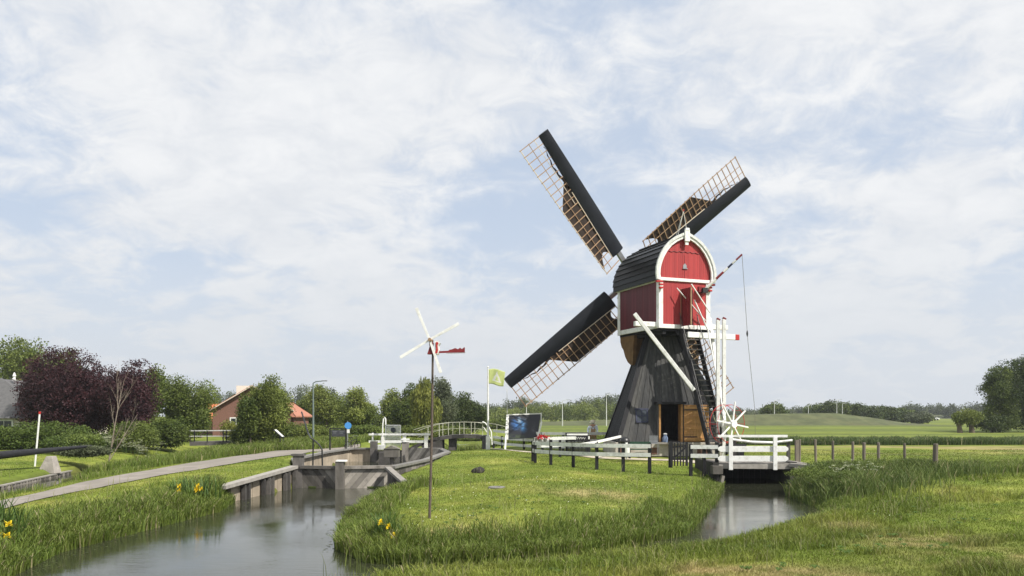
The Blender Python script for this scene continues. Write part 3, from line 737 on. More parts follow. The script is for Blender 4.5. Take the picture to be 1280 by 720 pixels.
# far gate
for x,zt in ((-8.75,.38),(-6.75,.28)): 
    m=MB(); m.box((x,50.7,-.4),(.42,.4,1.4+zt)); pc=m.build('gate_post','grey_wood_dark' if x<-8 else 'grey_wood',lock)
    if x>-8: m=MB(); m.box((x,50.6,zt+.34),(.5,.45,.08)); m.build('post_cap','white_paint',pc,bevel=.01)
m=MB(); diagwall(m,(-8.6,50.6),(-6.8,50.6),-1.2,-.05,1,.22); m.build('lock_gate','grey_wood_dark',lock)
m=MB(); diagwall(m,(-6.5,50.2),(-4.3,49.0),-1.2,.12,1,.24); m.build('lock_gate','lock_wood',lock)
m=MB(); m.box((-8.2,50.2,.14),(.42,.3,.3)); m.build('sluice_box','old_white',lock,bevel=.02)
# wing walls
m=MB(); A=(-9.62,27.4);Bq=(-8.9,32.7); plankwall(m,A,Bq,-1.3,-.26,pw=.5,z1b=-.02,th=.1); ww=m.build('wing_wall','pale_wood',lock)
m=MB(); m.beam((A[0]-.02,A[1]-.9,-.22),(Bq[0],Bq[1],.05),.34,.12); m.each('coping','plank_end',ww)
m=MB()
for t in (.13,.19,.42,.50,.56,.78,.84,.95): 
    x=A[0]+(Bq[0]-A[0])*t+.12; y=A[1]+(Bq[1]-A[1])*t; zt=-.30+.24*t; m.box((x,y,(zt-1.3)/2),(.13,.16,1.3+zt))
m.each('wall_stud','grey_wood_dark',ww)
m=MB(); A=(-5.05,32.45);Bq=(-3.95,29.5); plankwall(m,A,Bq,-1.3,.0,pw=.3,z1b=-.4,th=.12); w2=m.build('wing_wall','grey_wood_dark',lock)
m=MB(); m.beam((A[0],A[1],.04),(Bq[0]+.25,Bq[1]-.6,-.42),.24,.10); m.each('coping','plank_end',w2)
# winch on the near gate
m=MB(); c=P(490,584,34.2); m.tube([c,c+Vector((0,0,.42))],.1,8); m.box(c+Vector((0,0,.62)),(.62,.5,.34)); m.prism([c+Vector(p) for p in ((-.36,-.28,.79),(.36,-.28,.79),(0,-.28,.93))],(0,.56,0)); m.build('winch','grey_wood',lock)
m=MB(); c=P(481,577,38); m.box(c+Vector((0,0,.1)),(.5,.4,.7)); m.build('winch_case','grey_wood_dark',lock)
# handrail by the lock
hr=empty('handrail',(-8.9,35.5,0),'bent dark metal handrail rising from the left lock wall','handrail')
Yh=35.5
m=MB(); m.tube([P(377,515,37.5),P(385,541,36.5),P(389,548,Yh),P(393,550.5,Yh),P(399,556,Yh),P(402.5,562,Yh),P(403,584,Yh)],.035,7); m.each('rail','black_metal',hr)
m=MB(); m.tube([P(391.5,550,Yh),P(391,583,Yh)],.035,7); m.build('post','black_metal',hr)
# ------------------------------------------------------------------ white railing behind the lock
rl=empty('white_railing',(-5,53,0),'white timber railing with chunky posts behind the lock','railing')
Yr=53
for px,big in ((466,0),(478.5,1),(505.5,1),(532.5,1)):
    m=MB(); a=P(px,541.5 if not big else 542,Yr); wz_=.22 if big else .1; m.box((a.x,Yr,(a.z-.1)/2+.02),(wz_,.18,a.z+.1)); m.build('post','white_paint',rl,bevel=.01)
m=MB(); m.beam(P(461,543,Yr-.1),P(540,543,Yr-.1),.1,.12); m.beam(P(461,552,Yr),P(532,552,Yr),.06,.16); m.each('rail','white_paint',rl)
# white mesh panel with round disc
mp_=empty('lattice_screen',(-8,54.2,0),'pale mesh screen with a faint round disc standing behind white railing','screen')
m=MB(); Ys=54.2
for i in range(13): m.beam(P(482.5+1.45*i,532.5,Ys),P(482.5+1.45*i,558,Ys),.035,.02,up=(0,1,0))
for j in range(14): m.beam(P(482,532.5+1.95*j,Ys+.03),P(500.5,532.5+1.95*j,Ys+.03),.03,.02)
m.build('mesh','white_paint',mp_)
m=MB(); c=P(491.5,537.5,Ys-.05); m.tube([c,c+Vector((0,.03,0))],.17,16); m.build('disc','glass_blue',mp_)
m=MB()
for px in (482,500.5): m.beam(P(px,531.5,Ys),P(px,559,Ys),.06,.06,up=(0,1,0))
m.beam(P(482,531.6,Ys),P(500.5,531.6,Ys),.06,.06); m.build('frame','white_paint',mp_)
hk=empty('hooked_pole',(-8.4,52.4,0),'tall white hooked tube standing at the lock railing','pole')
m=MB(); Y=52.4; m.tube([P(477.8,560,Y),P(478.5,530,Y),P(479.3,524,Y),P(481,521.5,Y),P(482,524,Y),P(482,531,Y)],.045,7); m.build('tube','white_paint',hk)
# ------------------------------------------------------------------ arched footbridge
ab=empty('arched_footbridge',(-3,59,0),'arched white-railed footbridge with dark deck across the canal','bridge')
Yb=58.5
dk=[(513,558.5),(522,554.5),(535,549.5),(550,545.6),(565,543.8),(580,543.2),(595,543.6),(606,545.2)]
m=MB()
for (x0,y0),(x1,y1) in zip(dk,dk[1:]):
    a=P(x0,y0,Yb);b=P(x1,y1,Yb)
    m.hexa([a+Vector((0,0,-.26)),b+Vector((0,0,-.26)),b+Vector((0,2.2,-.26)),a+Vector((0,2.2,-.26)),a,b,b+Vector((0,2.2,0)),a+Vector((0,2.2,0))])
m.each('deck','grey_wood_dark',ab)
def railline(name,pts,Y,h,rad,posts,parent,mat,mid=True):
    m=MB(); up=[P(x,y,Y)+Vector((0,0,h)) for x,y in pts]; m.tube(up,rad,6)
    if mid: m.tube([p-Vector((0,0,h*.5)) for p in up],rad*.5,5)
    m.each('rail',mat,parent)
    for i in posts:
        x,y=i; p=P(x,y,Y); m=MB(); m.tube([p,p+Vector((0,0,h))],rad*1.15,6); m.build('post',mat,parent)
def on(pts,x):
    for (a,b),(c,d) in zip(pts,pts[1:]):
        if a<=x<=c: return b+(d-b)*(x-a)/(c-a)
    return pts[-1][1]
fr_=dk
railline('front',[(535,549.5),(550,545.6),(565,543.8),(580,543.2),(595,543.6)][:0]+[(522,554.5),(535,549.5),(550,545.6),(565,543.8),(580,543.2),(595,543.6),(603.5,545)],Yb-.02,.92,.021,[(x,on(dk,x)) for x in (535,549,560.5,574.5,589,603.3)],ab,'rail_cream')
m=MB(); m.tube([P(603,527.5,Yb-.1),P(606,528.5,Yb-.1),P(611,534,Yb-.1),P(614,540,Yb-.1),P(615,556,Yb-.1)],.05,7); m.tube([P(604.5,534,Yb-.1),P(609,541,Yb-.1),P(614,549,Yb-.1)],.035,6); m.build('end_rail','white_paint',ab)
bk=[(517,553),(530,549),(545,545.6),(560,544),(580,543.4),(600,543.8),(620,546),(635,550)]
railline('back',bk,Yb+2.2,.95,.019,[(x,on(bk,x)) for x in (553.5,566,580,593.5,621,632)],ab,'rail_cream')
m=MB(); a=P(536,548,Yb+.2);b=P(580,546,Yb+.2)
m.box(((P(550,0,Yb).x+P(579,0,Yb).x)/2,Yb+1.2,.0),(P(579,0,Yb).x-P(550,0,Yb).x-1.2,1.7,.9)); m.build('pier','grey_wood_dark',ab)
m=MB(); m.box((P(606,0,Yb).x,Yb+1.0,-.05),(.4,2.2,1.4)); m.build('abutment','black_board',ab)
m=MB(); m.box((P(540,0,Yb).x,Yb+1.0,-.1),(1.5,2.0,.8)); m.build('abutment','grey_wood_dark',ab)
# ------------------------------------------------------------------ left footbridge over the ditch
fb=empty('ditch_footbridge',(-22.3,59,0),'flat dark footbridge with slim pale railing between bushes','bridge')
Y=58; m=MB(); a=P(237,552.5,Y);b=P(297,551,Y); m.hexa([a+Vector((0,0,-.28)),b+Vector((0,0,-.28)),b+Vector((0,1.8,-.28)),a+Vector((0,1.8,-.28)),a,b,b+Vector((0,1.8,0)),a+Vector((0,1.8,0))]); m.each('deck','grey_wood_dark',fb)
for Yq,dz in ((58,0),(59.8,0)):
    m=MB(); m.beam(P(236,538.4+(.3 if Yq>59 else 0),Yq),P(297,538+(.3 if Yq>59 else 0),Yq),.06,.06); m.beam(P(236,545.3,Yq),P(297,545,Yq),.05,.05); m.each('rail','old_white' if Yq<59 else 'plank_end',fb)
    for px in (243,259,279,283,295): 
        m=MB(); m.beam(P(px,552,Yq),P(px,538,Yq),.06,.06,up=(0,1,0)); m.build('post','black_board',fb)
# ------------------------------------------------------------------ white mill bridge
wb=empty('plank_bridge',(10.3,35.5,0),'grey plank bridge with white board railings beside the windmill','bridge')
m=MB()
for i in range(17):
    x=8.8+i*.232; m.box((x+.11,35.95,.07),(.218,3.3,.07))
m.build('deck','grey_wood',wb)
m=MB(); m.beam((8.75,34.33,-.0),(12.75,34.3,-.03),.12,.24); m.beam((8.75,37.5,0),(12.7,37.5,0),.12,.24)
for y in (35,36,37): m.beam((8.8,y,-.05),(12.6,y,-.05),.2,.2)
m.each('deck_beam','plank_end',wb)
m=MB(); m.box((8.72,35.9,-.6),(.25,3.4,1.5)); m.build('abutment','grey_wood_dark',wb)
m=MB(); m.box((12.1,36.3,-.6),(.3,3.8,1.5)); plankwall(m,(12.25,34.5),(13.1,33.2),-1.3,.05,pw=.25,z1b=-.05); m.build('abutment','grey_wood_dark',wb)
m=MB(); m.beam((11.9,34.25,.04),(13.15,33.15,-.03),.25,.14); m.build('wing_coping','plank_end',wb)
m=MB(); m.box((8.72,34.1,-.16),(.42,.5,.34)); m.beam((8.95,34.0,-.4),(8.8,33.95,-1.1),.14,.14); m.build('bank_block','grey_wood',wb)
m=MB(); plankwall(m,(8.8,37.6),(12.2,37.6),-1.3,.0,pw=.25,v=.1); m.build('back_board','black_board',wb)
Yb=34.2
def rail(y0,th,x0=897,x1=985,pt=0):
    a=P(x0,y0,Yb);b=P(x1,y0,Yb); m=MB(); h=th/1000*Yb/2
    if pt: m.prism([a+Vector((.0,0,-h*.4)),a+Vector((.12,0,-h)),b+Vector((-.12,0,-h)),b+Vector((0,0,-h*.4)),b+Vector((0,0,h*.4)),b+Vector((-.12,0,h)),a+Vector((.12,0,h)),a+Vector((0,0,h*.4))],(0,.05,0))
    else: m.beam(a,b,.12,h*2)
    m.each('rail','white_paint',wb,bevel=.006)
rail(545.2,3.0,897,984); rail(561.3,7.2,897.5,985.5,1); rail(573.4,7.2,897.5,985.5,1)
for px in (913.5,969): 
    a=P(px,546,Yb-.06);b=P(px,587.5,Yb-.06); m=MB(); m.beam(b,a,.17,.07,up=(0,1,0)); m.build('post','white_paint',wb,bevel=.008)
for px in (928,950): 
    pass
m=MB(); m.tube([P(916,549.5,37.4),P(940,552.5,37.4),P(965,553.3,37.4),P(990.5,550.5,37.3)],.06,7); m.build('rear_rail','white_paint',wb)
for px in (918,985.5): 
    a=P(px,551.5,37.45); m=MB(); m.beam(Vector((a.x,a.y,-.1)),a,.14,.14,up=(0,1,0)); m.each('rear_post','grey_wood_dark',wb)
# ------------------------------------------------------------------ fences round the mill yard
def board_fence(label,posts,rails,postmat='black_board',railmat='old_white',ptw=.14,grp=None):
    """posts: (px,pytop,Y); rails: lists of height"""
    c=posts[0]; base=P(c[0],c[1],c[2]); base.z=0
    f=empty('post_fence',tuple(base),label,'fence',grp)
    pp=[]
    for px,pt,Y in posts:
        a=P(px,pt,Y); z=zat(a.x,a.y); m=MB(); m.beam(Vector((a.x,a.y,z-.15)),a,ptw,ptw,up=(0,1,0)); m.build('post',postmat,f,bevel=.008); pp.append(a)
    for h in rails:
        m=MB(); 
        for a,b in zip(pp,pp[1:]):
            A=Vector((a.x,a.y-.09,h));B=Vector((b.x,b.y-.09,h)); d=(B-A).normalized(); m.beam(A-d*.03,B+d*.03,.045,.165,v=.5+random.uniform(-.3,.3))
        m.each('rail',railmat,f)
    return f
board_fence('white two-rail fence with black posts curving along the mill lawn',[(666,551,38.6),(669,552.5,37.9),(688.5,549.5,36.8),(716.6,553.5,35.8),(746,553.5,35.1),(779,554.5,34.7),(812,554,34.4)],[.84,.46])
board_fence('short white two-rail fence between the black gate and white bridge',[(863.5,555,34.5),(880,556,34.45),(896,553,34.35)],[.80,.42])
board_fence('white rail fence at the back of the yard left of the person',[(668,547,40.5),(700,546,42),(736,546,43)],[.95,.6])
board_fence('grey-white rail fence under the dark poster',[(617,551,56),(627.5,545,53),(655,544,50),(678,540,48.5),(704,540,48),(735,541,48),(772,542,49)],[1.05,.62,.25],railmat='white_paint')
m_=empty('sloping_rail',tuple(P(745,560,38)),'slanting white handrail in front of the person','handrail')
m=MB(); m.beam(P(716,557,37.2),P(746,552.5,39),.05,.12); m.beam(P(746,552.5,39),P(776,545.5,42),.05,.12); m.each('rail','white_paint',m_)
m=MB(); m.beam(P(746,575,39),P(746,552,39),.1,.1,up=(0,1,0)); m.beam(P(774,566,42),P(774,546,42),.1,.1,up=(0,1,0)); m.build('post','black_board',m_)
# black picket gate
gt=empty('picket_gate',tuple(P(849,582,34.5)),'black picket gate with diagonal brace standing ajar','gate')
for k,px in enumerate((839.5,843.2,847,850.6,854.2,858.3)):
    Y=34.1+.05*k; m=MB(); hh=552.5+(.8 if k%2 else 0)-(1 if k in (0,5) else 0); a=P(px,hh,Y); b=P(px,582.3-(0 if k<5 else 0),Y); wd_=.10 if k in (0,5) else .055; m.beam(b,a,wd_,.04,up=(0,1,0)); m.build('picket','black_board',gt)
m=MB(); m.beam(P(839.5,559,34.13),P(859.5,557,34.42),.035,.07); m.beam(P(839.5,574,34.13),P(859.5,574,34.42),.035,.07); m.beam(P(840.5,574,34.08),P(858.5,558,34.36),.035,.07); m.each('brace','black_board',gt)
m=MB(); a=P(838,553,34.6); m.beam(Vector((a.x,a.y,-.1)),a,.15,.15,up=(0,1,0)); m.build('gate_post','black_board',gt)
# field fence posts
FP=[(996,550,36.2,.15,'weathered squared post next to the white bridge end, front one of the pair'),(999.5,549,37.0,.12,'weathered post just behind the bridge-end post'),(1019,549,37.2,.115,'pale round field post second after the bridge'),(1041,551,34.9,.11,'leaning pale field post midway between bridge and tall bank grass'),(1066,552,33.9,.11,'dark slim field post above the tall bank grass'),(1080,553,33.0,.13,'thick brown field post close beside the dark slim one'),(1098,553,33.0,.12,'warm brown field post at the middle of the post row'),(1130.5,554,32.0,.10,'thin field post standing alone between two wider gaps'),(1169.5,554.5,31.0,.19,'stout brown round post ending the field post row')]
wires=[]
for i,(px,pt,Y,wd_,lb_) in enumerate(FP):
    a=P(px,pt,Y); z=zat(a.x,a.y); f=empty('fence_post',(a.x,a.y,z),lb_,'fence post','field fence posts')
    m=MB(); dx=random.uniform(-.04,.04)
    if i==0: m.beam(Vector((a.x,a.y,z-.3)),a,wd_,wd_,up=(0,1,0))
    else: m.tube([Vector((a.x+dx,a.y,z-.3)),Vector((a.x,a.y,a.z-.03)),a],[wd_/2*1.05,wd_/2,wd_/2*.8],9)
    m.each('shaft','post_wood',f); wires.append(a)
wf=empty('fence_wire',tuple(wires[1]),'thin sagging wires strung between the brown field posts','wire')
m=MB()
for h in (.12,.45):
    for a,b in zip(wires[1:],wires[2:]): m.tube([a-Vector((0,0.06,h)),(a+b)/2-Vector((0,.06,h+.02)),b-Vector((0,.06,h))],.0045,4)
m.build('wire','rope',wf)
# ------------------------------------------------------------------ flag, poster, boards, signs, lamp
fl=empty('flagpole',tuple(P(610,562,50)),'white flagpole with a square white foot in front of arched footbridge','flagpole')
a=P(610,460,50); m=MB(); m.tube([Vector((a.x,50,0)),Vector((a.x,50,2)),a],[.075,.065,.04],9); m.build('pole','white_paint',fl,smooth=True)
m=MB(); m.box((a.x,50,.42),(.26,.22,.85)); m.build('foot','white_paint',fl,bevel=.01)
m=MB(); m.lathe([(.0,0),(.06,.03),(.06,.08),(0,.12)],a,8); m.build('finial','white_paint',fl)
# flag cloth: waving grid, white triangular emblem
n1,n2=22,14; vs=[];fc_=[];fm=[]
for i in range(n1+1):
    for j in range(n2+1):
        u=i/n1;t=j/n2; x=a.x+.05+u*1.02-.10*u*t; z=a.z-.08-.95*t-.10*u*u+.05*math.sin(u*5+t); y=50+.12*math.sin(u*8+t*1.5)*u
        vs.append((x,y,z))
for i in range(n1):
    for j in range(n2):
        k=i*(n2+1)+j; fc_.append((k,k+n2+1,k+n2+2,k+1)); u=(i+.5)/n1;t=(j+.5)/n2
        tri=(abs(u-.52)<(t-.16)*.50) and .16<t<.80; inner=(abs(u-.52)<(t-.42)*.42) and .42<t<.70
        fm.append(1 if tri and not inner else 0)
fo=empty('flag',(a.x,50,a.z),'lime green flag with a white triangle mark flying from white pole','flag')
me=bpy.data.meshes.new('cloth'); me.from_pydata([(x-a.x,y-50,z-a.z) for x,y,z in vs],[],fc_); me.materials.append(MT['lime_cloth']); me.materials.append(MT['white_cloth']); me.polygons.foreach_set('material_index',fm); me.polygons.foreach_set('use_smooth',[True]*len(fc_))
oc=bpy.data.objects.new('cloth',me); COL.objects.link(oc); oc.parent=fo
oc.modifiers.new('s','SOLIDIFY').thickness=.006
# poster
ps=empty('poster_board',tuple(P(655,548,49)),'large dark poster with a blue glow in a tilted white frame','poster')
def poster_mat():
    m=bpy.data.materials.new('poster'); m.use_nodes=True; nt=m.node_tree;L=nt.links;b=nt.nodes['Principled BSDF']; b.inputs['Roughness'].default_value=.35
    tc=nd(nt,'ShaderNodeTexCoord'); sp=nd(nt,'ShaderNodeSeparateXYZ'); L.new(tc.outputs['Generated'],sp.inputs[0])
    def gauss(cx,cz,rx,rz):
        vs_=nd(nt,'ShaderNodeCombineXYZ')
        for i,(o_,c_,r_) in enumerate(((0,cx,rx),(2,cz,rz))):
            s=nd(nt,'ShaderNodeMath',operation='SUBTRACT'); L.new(sp.outputs[o_],s.inputs[0]); s.inputs[1].default_value=c_
            d=nd(nt,'ShaderNodeMath',operation='DIVIDE'); L.new(s.outputs[0],d.inputs[0]); d.inputs[1].default_value=r_; L.new(d.outputs[0],vs_.inputs[i])
        ln=nd(nt,'ShaderNodeVectorMath',operation='LENGTH'); L.new(vs_.outputs[0],ln.inputs[0])
        mr=nd(nt,'ShaderNodeMapRange',interpolation_type='SMOOTHSTEP'); L.new(ln.outputs['Value'],mr.inputs[0]); mr.inputs[1].default_value=1;mr.inputs[2].default_value=0;return mr.outputs[0]
    n=nd(nt,'ShaderNodeTexNoise'); n.inputs['Scale'].default_value=7; n.inputs['Detail'].default_value=5; L.new(tc.outputs['Generated'],n.inputs['Vector'])
    nr=nd(nt,'ShaderNodeMapRange'); L.new(n.outputs['Fac'],nr.inputs[0]); nr.inputs[1].default_value=.35;nr.inputs[2].default_value=.65
    col=None; base=(.008,.010,.016,1)
    for g_,c_ in ((gauss(.24,.60,.22,.38),(.04,.15,.42,1)),(gauss(.46,.52,.20,.36),(.05,.20,.45,1)),(gauss(.34,.74,.10,.16),(.30,.42,.55,1)),(gauss(.78,.45,.12,.3),(.06,.06,.07,1)),(gauss(.28,.1,.4,.16),(.06,.09,.03,1)),(gauss(.35,.38,.07,.28),(.01,.015,.03,1))):
        mm=nd(nt,'ShaderNodeMath',operation='MULTIPLY'); L.new(g_,mm.inputs[0]); L.new(nr.outputs[0],mm.inputs[1])
        mx=nd(nt,'ShaderNodeMix',data_type='RGBA'); L.new(mm.outputs[0],mx.inputs[0])
        if col is None: mx.inputs[6].default_value=base
        else: L.new(col,mx.inputs[6])
        mx.inputs[7].default_value=c_; col=mx.outputs[2]
    L.new(col,b.inputs['Base Color']); MT['poster']=m
poster_mat()
c=[P(635.5,518.5,49),P(676,517,49.3),P(672,547,48.8),P(634.5,549.5,48.6)]
m=MB(); m.prism([c[3],c[2],c[1],c[0]],(0,.05,0),v=.5); m.build('print','poster',ps)
m=MB()
for a,b in ((c[0],c[1]),(P(676.5,516,49.3),P(676.5,528,49.3)),(c[0],c[3])): m.beam(a+Vector((0,-.02,0)),b+Vector((0,-.02,0)),.07,.06,up=(0,1,0))
m.build('frame','white_paint',ps)
m=MB(); m.beam(P(631.5,562,48.2),P(634,519,48.9),.10,.10,up=(0,1,0)); m.beam(P(670,555,48.3),P(677,527,48.6),.10,.10,up=(0,1,0)); m.beam(P(634,519,48.9),P(633.7,486,48.9),.03,.03,up=(0,1,0)); m.each('leg','white_paint',ps)
m=MB(); m.beam(P(636,520,49.2),P(672,520,49.3),.05,.05); m.build('back_bar','white_paint',ps)
# black information board
ib=empty('information_board',tuple(P(423,562,50)),'black panel between two black posts beside the gravel path','sign')
for px in (412.5,432.5):
    m=MB(); m.beam(P(px,562.5,49.5),P(px,535.5,49.5),.09,.07,up=(0,1,0)); m.build('post','black_metal',ib)
m=MB(); m.beam(P(412.5,535.7,49.5),P(432.5,535.7,49.5),.07,.06); m.build('top_bar','black_metal',ib)
m=MB(); m.hexa([P(414.2,545.8,49.3),P(431.5,545.8,49.3),P(431.5,545.8,49.4),P(414.2,545.8,49.4),P(414.2,537.5,49.9),P(431.5,537.5,49.9),P(431.5,537.5,50),P(414.2,537.5,50)]); m.build('panel','black_metal',ib)
m=MB()
for k,(x0,x1,y) in enumerate(((416,421,539.5),(424.5,429.5,539.8),(416,420.5,541.2),(424.5,429,541.5))): m.beam(P(x0,y,49.2),P(x1,y,49.2),.02,.02)
m.build('print_line','grey_metal',ib)
lt=empty('lectern_sign',tuple(P(348,561,46)),'slanted pale reading panel on two thin posts by the path verge','sign')
g_=G(349,561.5); Yl=g_.y
m=MB(); d=Vector((0,.55,0)); a=P(341.5,538,Yl);b=P(352,547.5,Yl); m.hexa([a,b,b+d,a+d,a+Vector((.06,0,.05)),b+Vector((.06,0,.05)),b+d+Vector((.06,0,.05)),a+d+Vector((.06,0,.05))]); m.build('panel','black_metal',lt)
m=MB(); a=P(342.6,537.4,Yl);b=P(352.4,546.2,Yl); m.hexa([a,b,b+d*.9,a+d*.9,a+Vector((.02,0,.02)),b+Vector((.02,0,.02)),b+d*.9+Vector((.02,0,.02)),a+d*.9+Vector((.02,0,.02))]); m.build('print','old_white',lt)
m=MB()
for px in (350.3,354): m.beam(P(px,561.5,Yl+(.2 if px>351 else 0)),P(px,545.5,Yl+(.2 if px>351 else 0)),.05,.05,up=(0,1,0))
m.each('leg','black_metal',lt)
# blue sign
bs_=empty('blue_sign',tuple(P(434,558,56)),'round-cornered blue sign above a small white plate on a pole','sign')
Y=56; m=MB(); m.tube([P(434.5,560,Y),P(434.5,526,Y)],.035,7); m.build('pole','grey_metal',bs_)
m=MB(); c=P(435,532,Y-.05); m.tube([c,c+Vector((0,.03,0))],.24,14); m.build('plate','sign_blue',bs_)
m=MB(); c=P(435,539,Y-.05); m.box(c,(.22,.03,.26)); m.build('lower_plate','white_paint',bs_)
# bicycle leaning by the sign
def bicycle(loc,rz,label):
    b=empty('parked_bicycle',loc,label,'bicycle'); L=Vector(loc); M3=Matrix.Translation(L)@Matrix.Rotation(rz,4,'Z')
    def rim(cx,mat,r,rad,nm,par):
        m=MB(M3); m.tube([(cx+r*math.cos(2*math.pi*i/24),0,.34+r*math.sin(2*math.pi*i/24)) for i in range(25)],rad,6,cap=False); return m.build(nm,mat,par)
    for cx in (-.52,.52):
        wl=rim(cx,'tyre',.33,.022,'wheel',b); m=MB(M3)
        for i in range(12): m.tube([(cx,0,.34),(cx+.31*math.cos(i*math.pi/6),0,.34+.31*math.sin(i*math.pi/6))],.004,4)
        m.build('spoke','grey_metal',wl)
    m=MB(M3)
    for p,q_ in (((-.52,0,.34),(-.08,0,.30)),((-.08,0,.30),(-.2,0,.86)),((-.52,0,.34),(-.17,0,.72)),((-.17,0,.72),(.36,0,.78)),((-.08,0,.30),(.38,0,.70)),((.52,0,.34),(.34,0,.98))): m.tube([p,q_],.02,6)
    m.build('frame','black_metal',b)
    m=MB(M3); m.box((-.22,0,.92),(.26,.15,.06)); m.build('saddle','tyre',b,bevel=.02)
    m=MB(M3); m.tube([(.24,-.26,1.02),(.34,-.1,1.04),(.34,.1,1.04),(.24,.26,1.02)],.015,6); m.build('handlebar','grey_metal',b)
p=P(441,559,54.3); bicycle((p.x,p.y,zat(p.x,p.y)),R(62),'dark bicycle parked at the foot of the blue sign')
# street lamp
def lamp(px,ptop,Y,arm,label,rad=.06,grp=None,mat='grey_metal'):
    a=P(px,ptop,Y); f=empty('street_lamp',(a.x,Y,0),label,'street lamp',grp)
    m=MB(); m.tube([Vector((a.x,Y,-.2)),Vector((a.x,Y,a.z*.5)),a],[rad*1.3,rad,rad*.7],8); m.build('pole',mat,f)
    if arm:
        m=MB(); m.tube([a,a+Vector((arm*.25,0,.12)),a+Vector((arm,0,.18))],rad*.6,6); m.build('arm',mat,f)
        m=MB(); m.box(a+Vector((arm*1.05,0,.18)),(abs(arm)*.5,.18,.08)); m.build('lamp_head','grey_metal',f,bevel=.02)
    return f
mt('lamp_green',(.15,.19,.18),rough=.5)
lamp(391.5,479,60,.8,'tall grey-green street lamp with curved arm left of the lock',.07,mat='lamp_green')
for px,pt,Y,lb_ in ((703,501,150,'thin light mast seen right of the lower left sail tip'),(758,494,150,'thin light mast just left of the tower of the windmill'),(658,505,160,'thin light mast rising above the dark poster'),(968,501,175,'pale light mast before the dome-shaped tree'),(1010.5,507,180,'pale light mast left of the white van on dyke'),(1046,500,185,'pale light mast close right of the white van on dyke'),(1053,505,190,'shortest pale light mast right of the white van on dyke')):
    lamp(px,pt,Y,1.1 if px<800 else .9,lb_,.075,'light masts along the far road',mat='old_white')
# far left: barrier boom, block, striped pole, house
bb=empty('barrier_boom',tuple(P(50,574,36)),'long tapering black boom resting over the lawn corner at left','boom')
m=MB(); a=P(-60,575,32);b=P(114,557.5,42); m.tube([a,a.lerp(b,.4),b],[.20,.17,.055],10); m.build('beam','black_board',bb,smooth=True)
cb=G(62,589); m=MB()
m.hexa([cb+Vector(p) for p in ((-.45,-.3,-.1),(.42,-.3,-.1),(.42,.3,-.1),(-.45,.3,-.1),(-.06,-.2,.72),(.22,-.2,.72),(.22,.2,.72),(-.06,.2,.72))]); oo=m.build('stone_block','stone',loc=tuple(cb),bevel=.02); tag(oo,'grey wedge-shaped stone block under the black boom','stone block')
mp=empty('marker_pole',tuple(G(43.5,583)),'leaning white pole with a red tip on the left lawn','pole'); Y=G(43.5,583).y
m=MB(); m.tube([P(43.5,584,Y),P(49.5,517.5,Y)],.042,8); m.each('shaft','white_paint',mp)
m=MB(); m.tube([P(49.5,517.5,Y),P(49.8,514.5,Y)],.055,8); m.build('tip','red_edge',mp)
# timber edging of the left lawn
te=empty('timber_edging',(-20.4,30,WZ),'low dark timber edging along the left lawn ditch','edging')
m=MB(); pl=[(-20.62,12),(-20.4,24),(-20.4,32),(-22.3,40.5)]
for a,b in zip(pl,pl[1:]):
    L=math.hypot(b[0]-a[0],b[1]-a[1]); n=int(L/.32)
    for i in range(n):
        t=i/n; m.tube([(a[0]+(b[0]-a[0])*t,a[1]+(b[1]-a[1])*t,-1.2),(a[0]+(b[0]-a[0])*t,a[1]+(b[1]-a[1])*t,-.69+random.uniform(-.02,.02))],.07,6)
m.build('stake','grey_wood',te)
m=MB()
for a,b in zip(pl,pl[1:]): m.beam((a[0]-.05,a[1],-.655),(b[0]-.05,b[1],-.655),.18,.05)
m.build('capping','plank_end',te)
# small things on the lawn
def rock(name,px,py,sx,sy,sz,mat,label,cat):
    g=G(px,py); m=MB(); m.lathe([(.6,-.1),(1,.1),(1.02,.45),(.85,.8),(.4,1.0)],(0,0,0),14); 
    m.v=[(g.x+x*sx*(1+.18*math.sin(x*5+z*3)),g.y+y*sy*(1+.15*math.cos(y*7)),g.z+z*sz*(1+.1*math.sin(x*4))) for x,y,z in m.v]
    o=m.build(name,mat,loc=tuple(g),smooth=True); tag(o,label,cat); return o
rock('dark_mound',598,591,.26,.2,.24,'rock_dark','small black lump lying on the mown spit lawn','lump')
g=G(621,610); m=MB(); m.lathe([(.28,-.05),(.29,.03),(.26,.05),(.13,.05),(.12,.02)],(g.x,g.y,g.z),18); tag(m.build('drain_cover','concrete',loc=tuple(g)),'pale round drain cover set in the lawn','drain cover')
# ------------------------------------------------------------------ yard things
def grill():
    c=P(781,566,40.5); c.z=0; b=empty('kettle_grill',tuple(c),'black round kettle grill in front of the mill','grill')
    m=MB(); m.lathe([(.05,.62),(.2,.68),(.26,.8),(.26,.85),(.22,.97),(.10,1.05),(.02,1.06)],c,16); m.build('kettle','black_metal',b,smooth=True)
    for k in range(3): m=MB(); e=Vector((math.cos(k*2.1)*.3,math.sin(k*2.1)*.3,0)); m.tube([c+e,c+e*.4+Vector((0,0,.72))],.015,6); m.each('leg','grey_metal',b)
grill()
c=P(783,561,39.8); bx=empty('water_butt',(c.x,c.y,0),'small white canister in front of the black kettle grill','canister'); m=MB(); m.lathe([(.16,.28),(.17,.32),(.17,.66),(.1,.72),(.06,.74),(.06,.8)],(c.x,c.y,0),12); m.build('can','white_paint',bx,smooth=True); m=MB(); m.tube([(c.x,c.y,0),(c.x,c.y,.3)],.04,6); m.build('stand','grey_metal',bx)
c=P(799,563,40.2); tb=empty('garden_bench',(c.x,c.y,0),'low dark green bench along the mill plinth','bench')
m=MB(); 
for k in range(4): m.box((c.x,c.y-.2+.13*k,.45),(1.25,.11,.04))
m.build('seat','green_paint',tb)
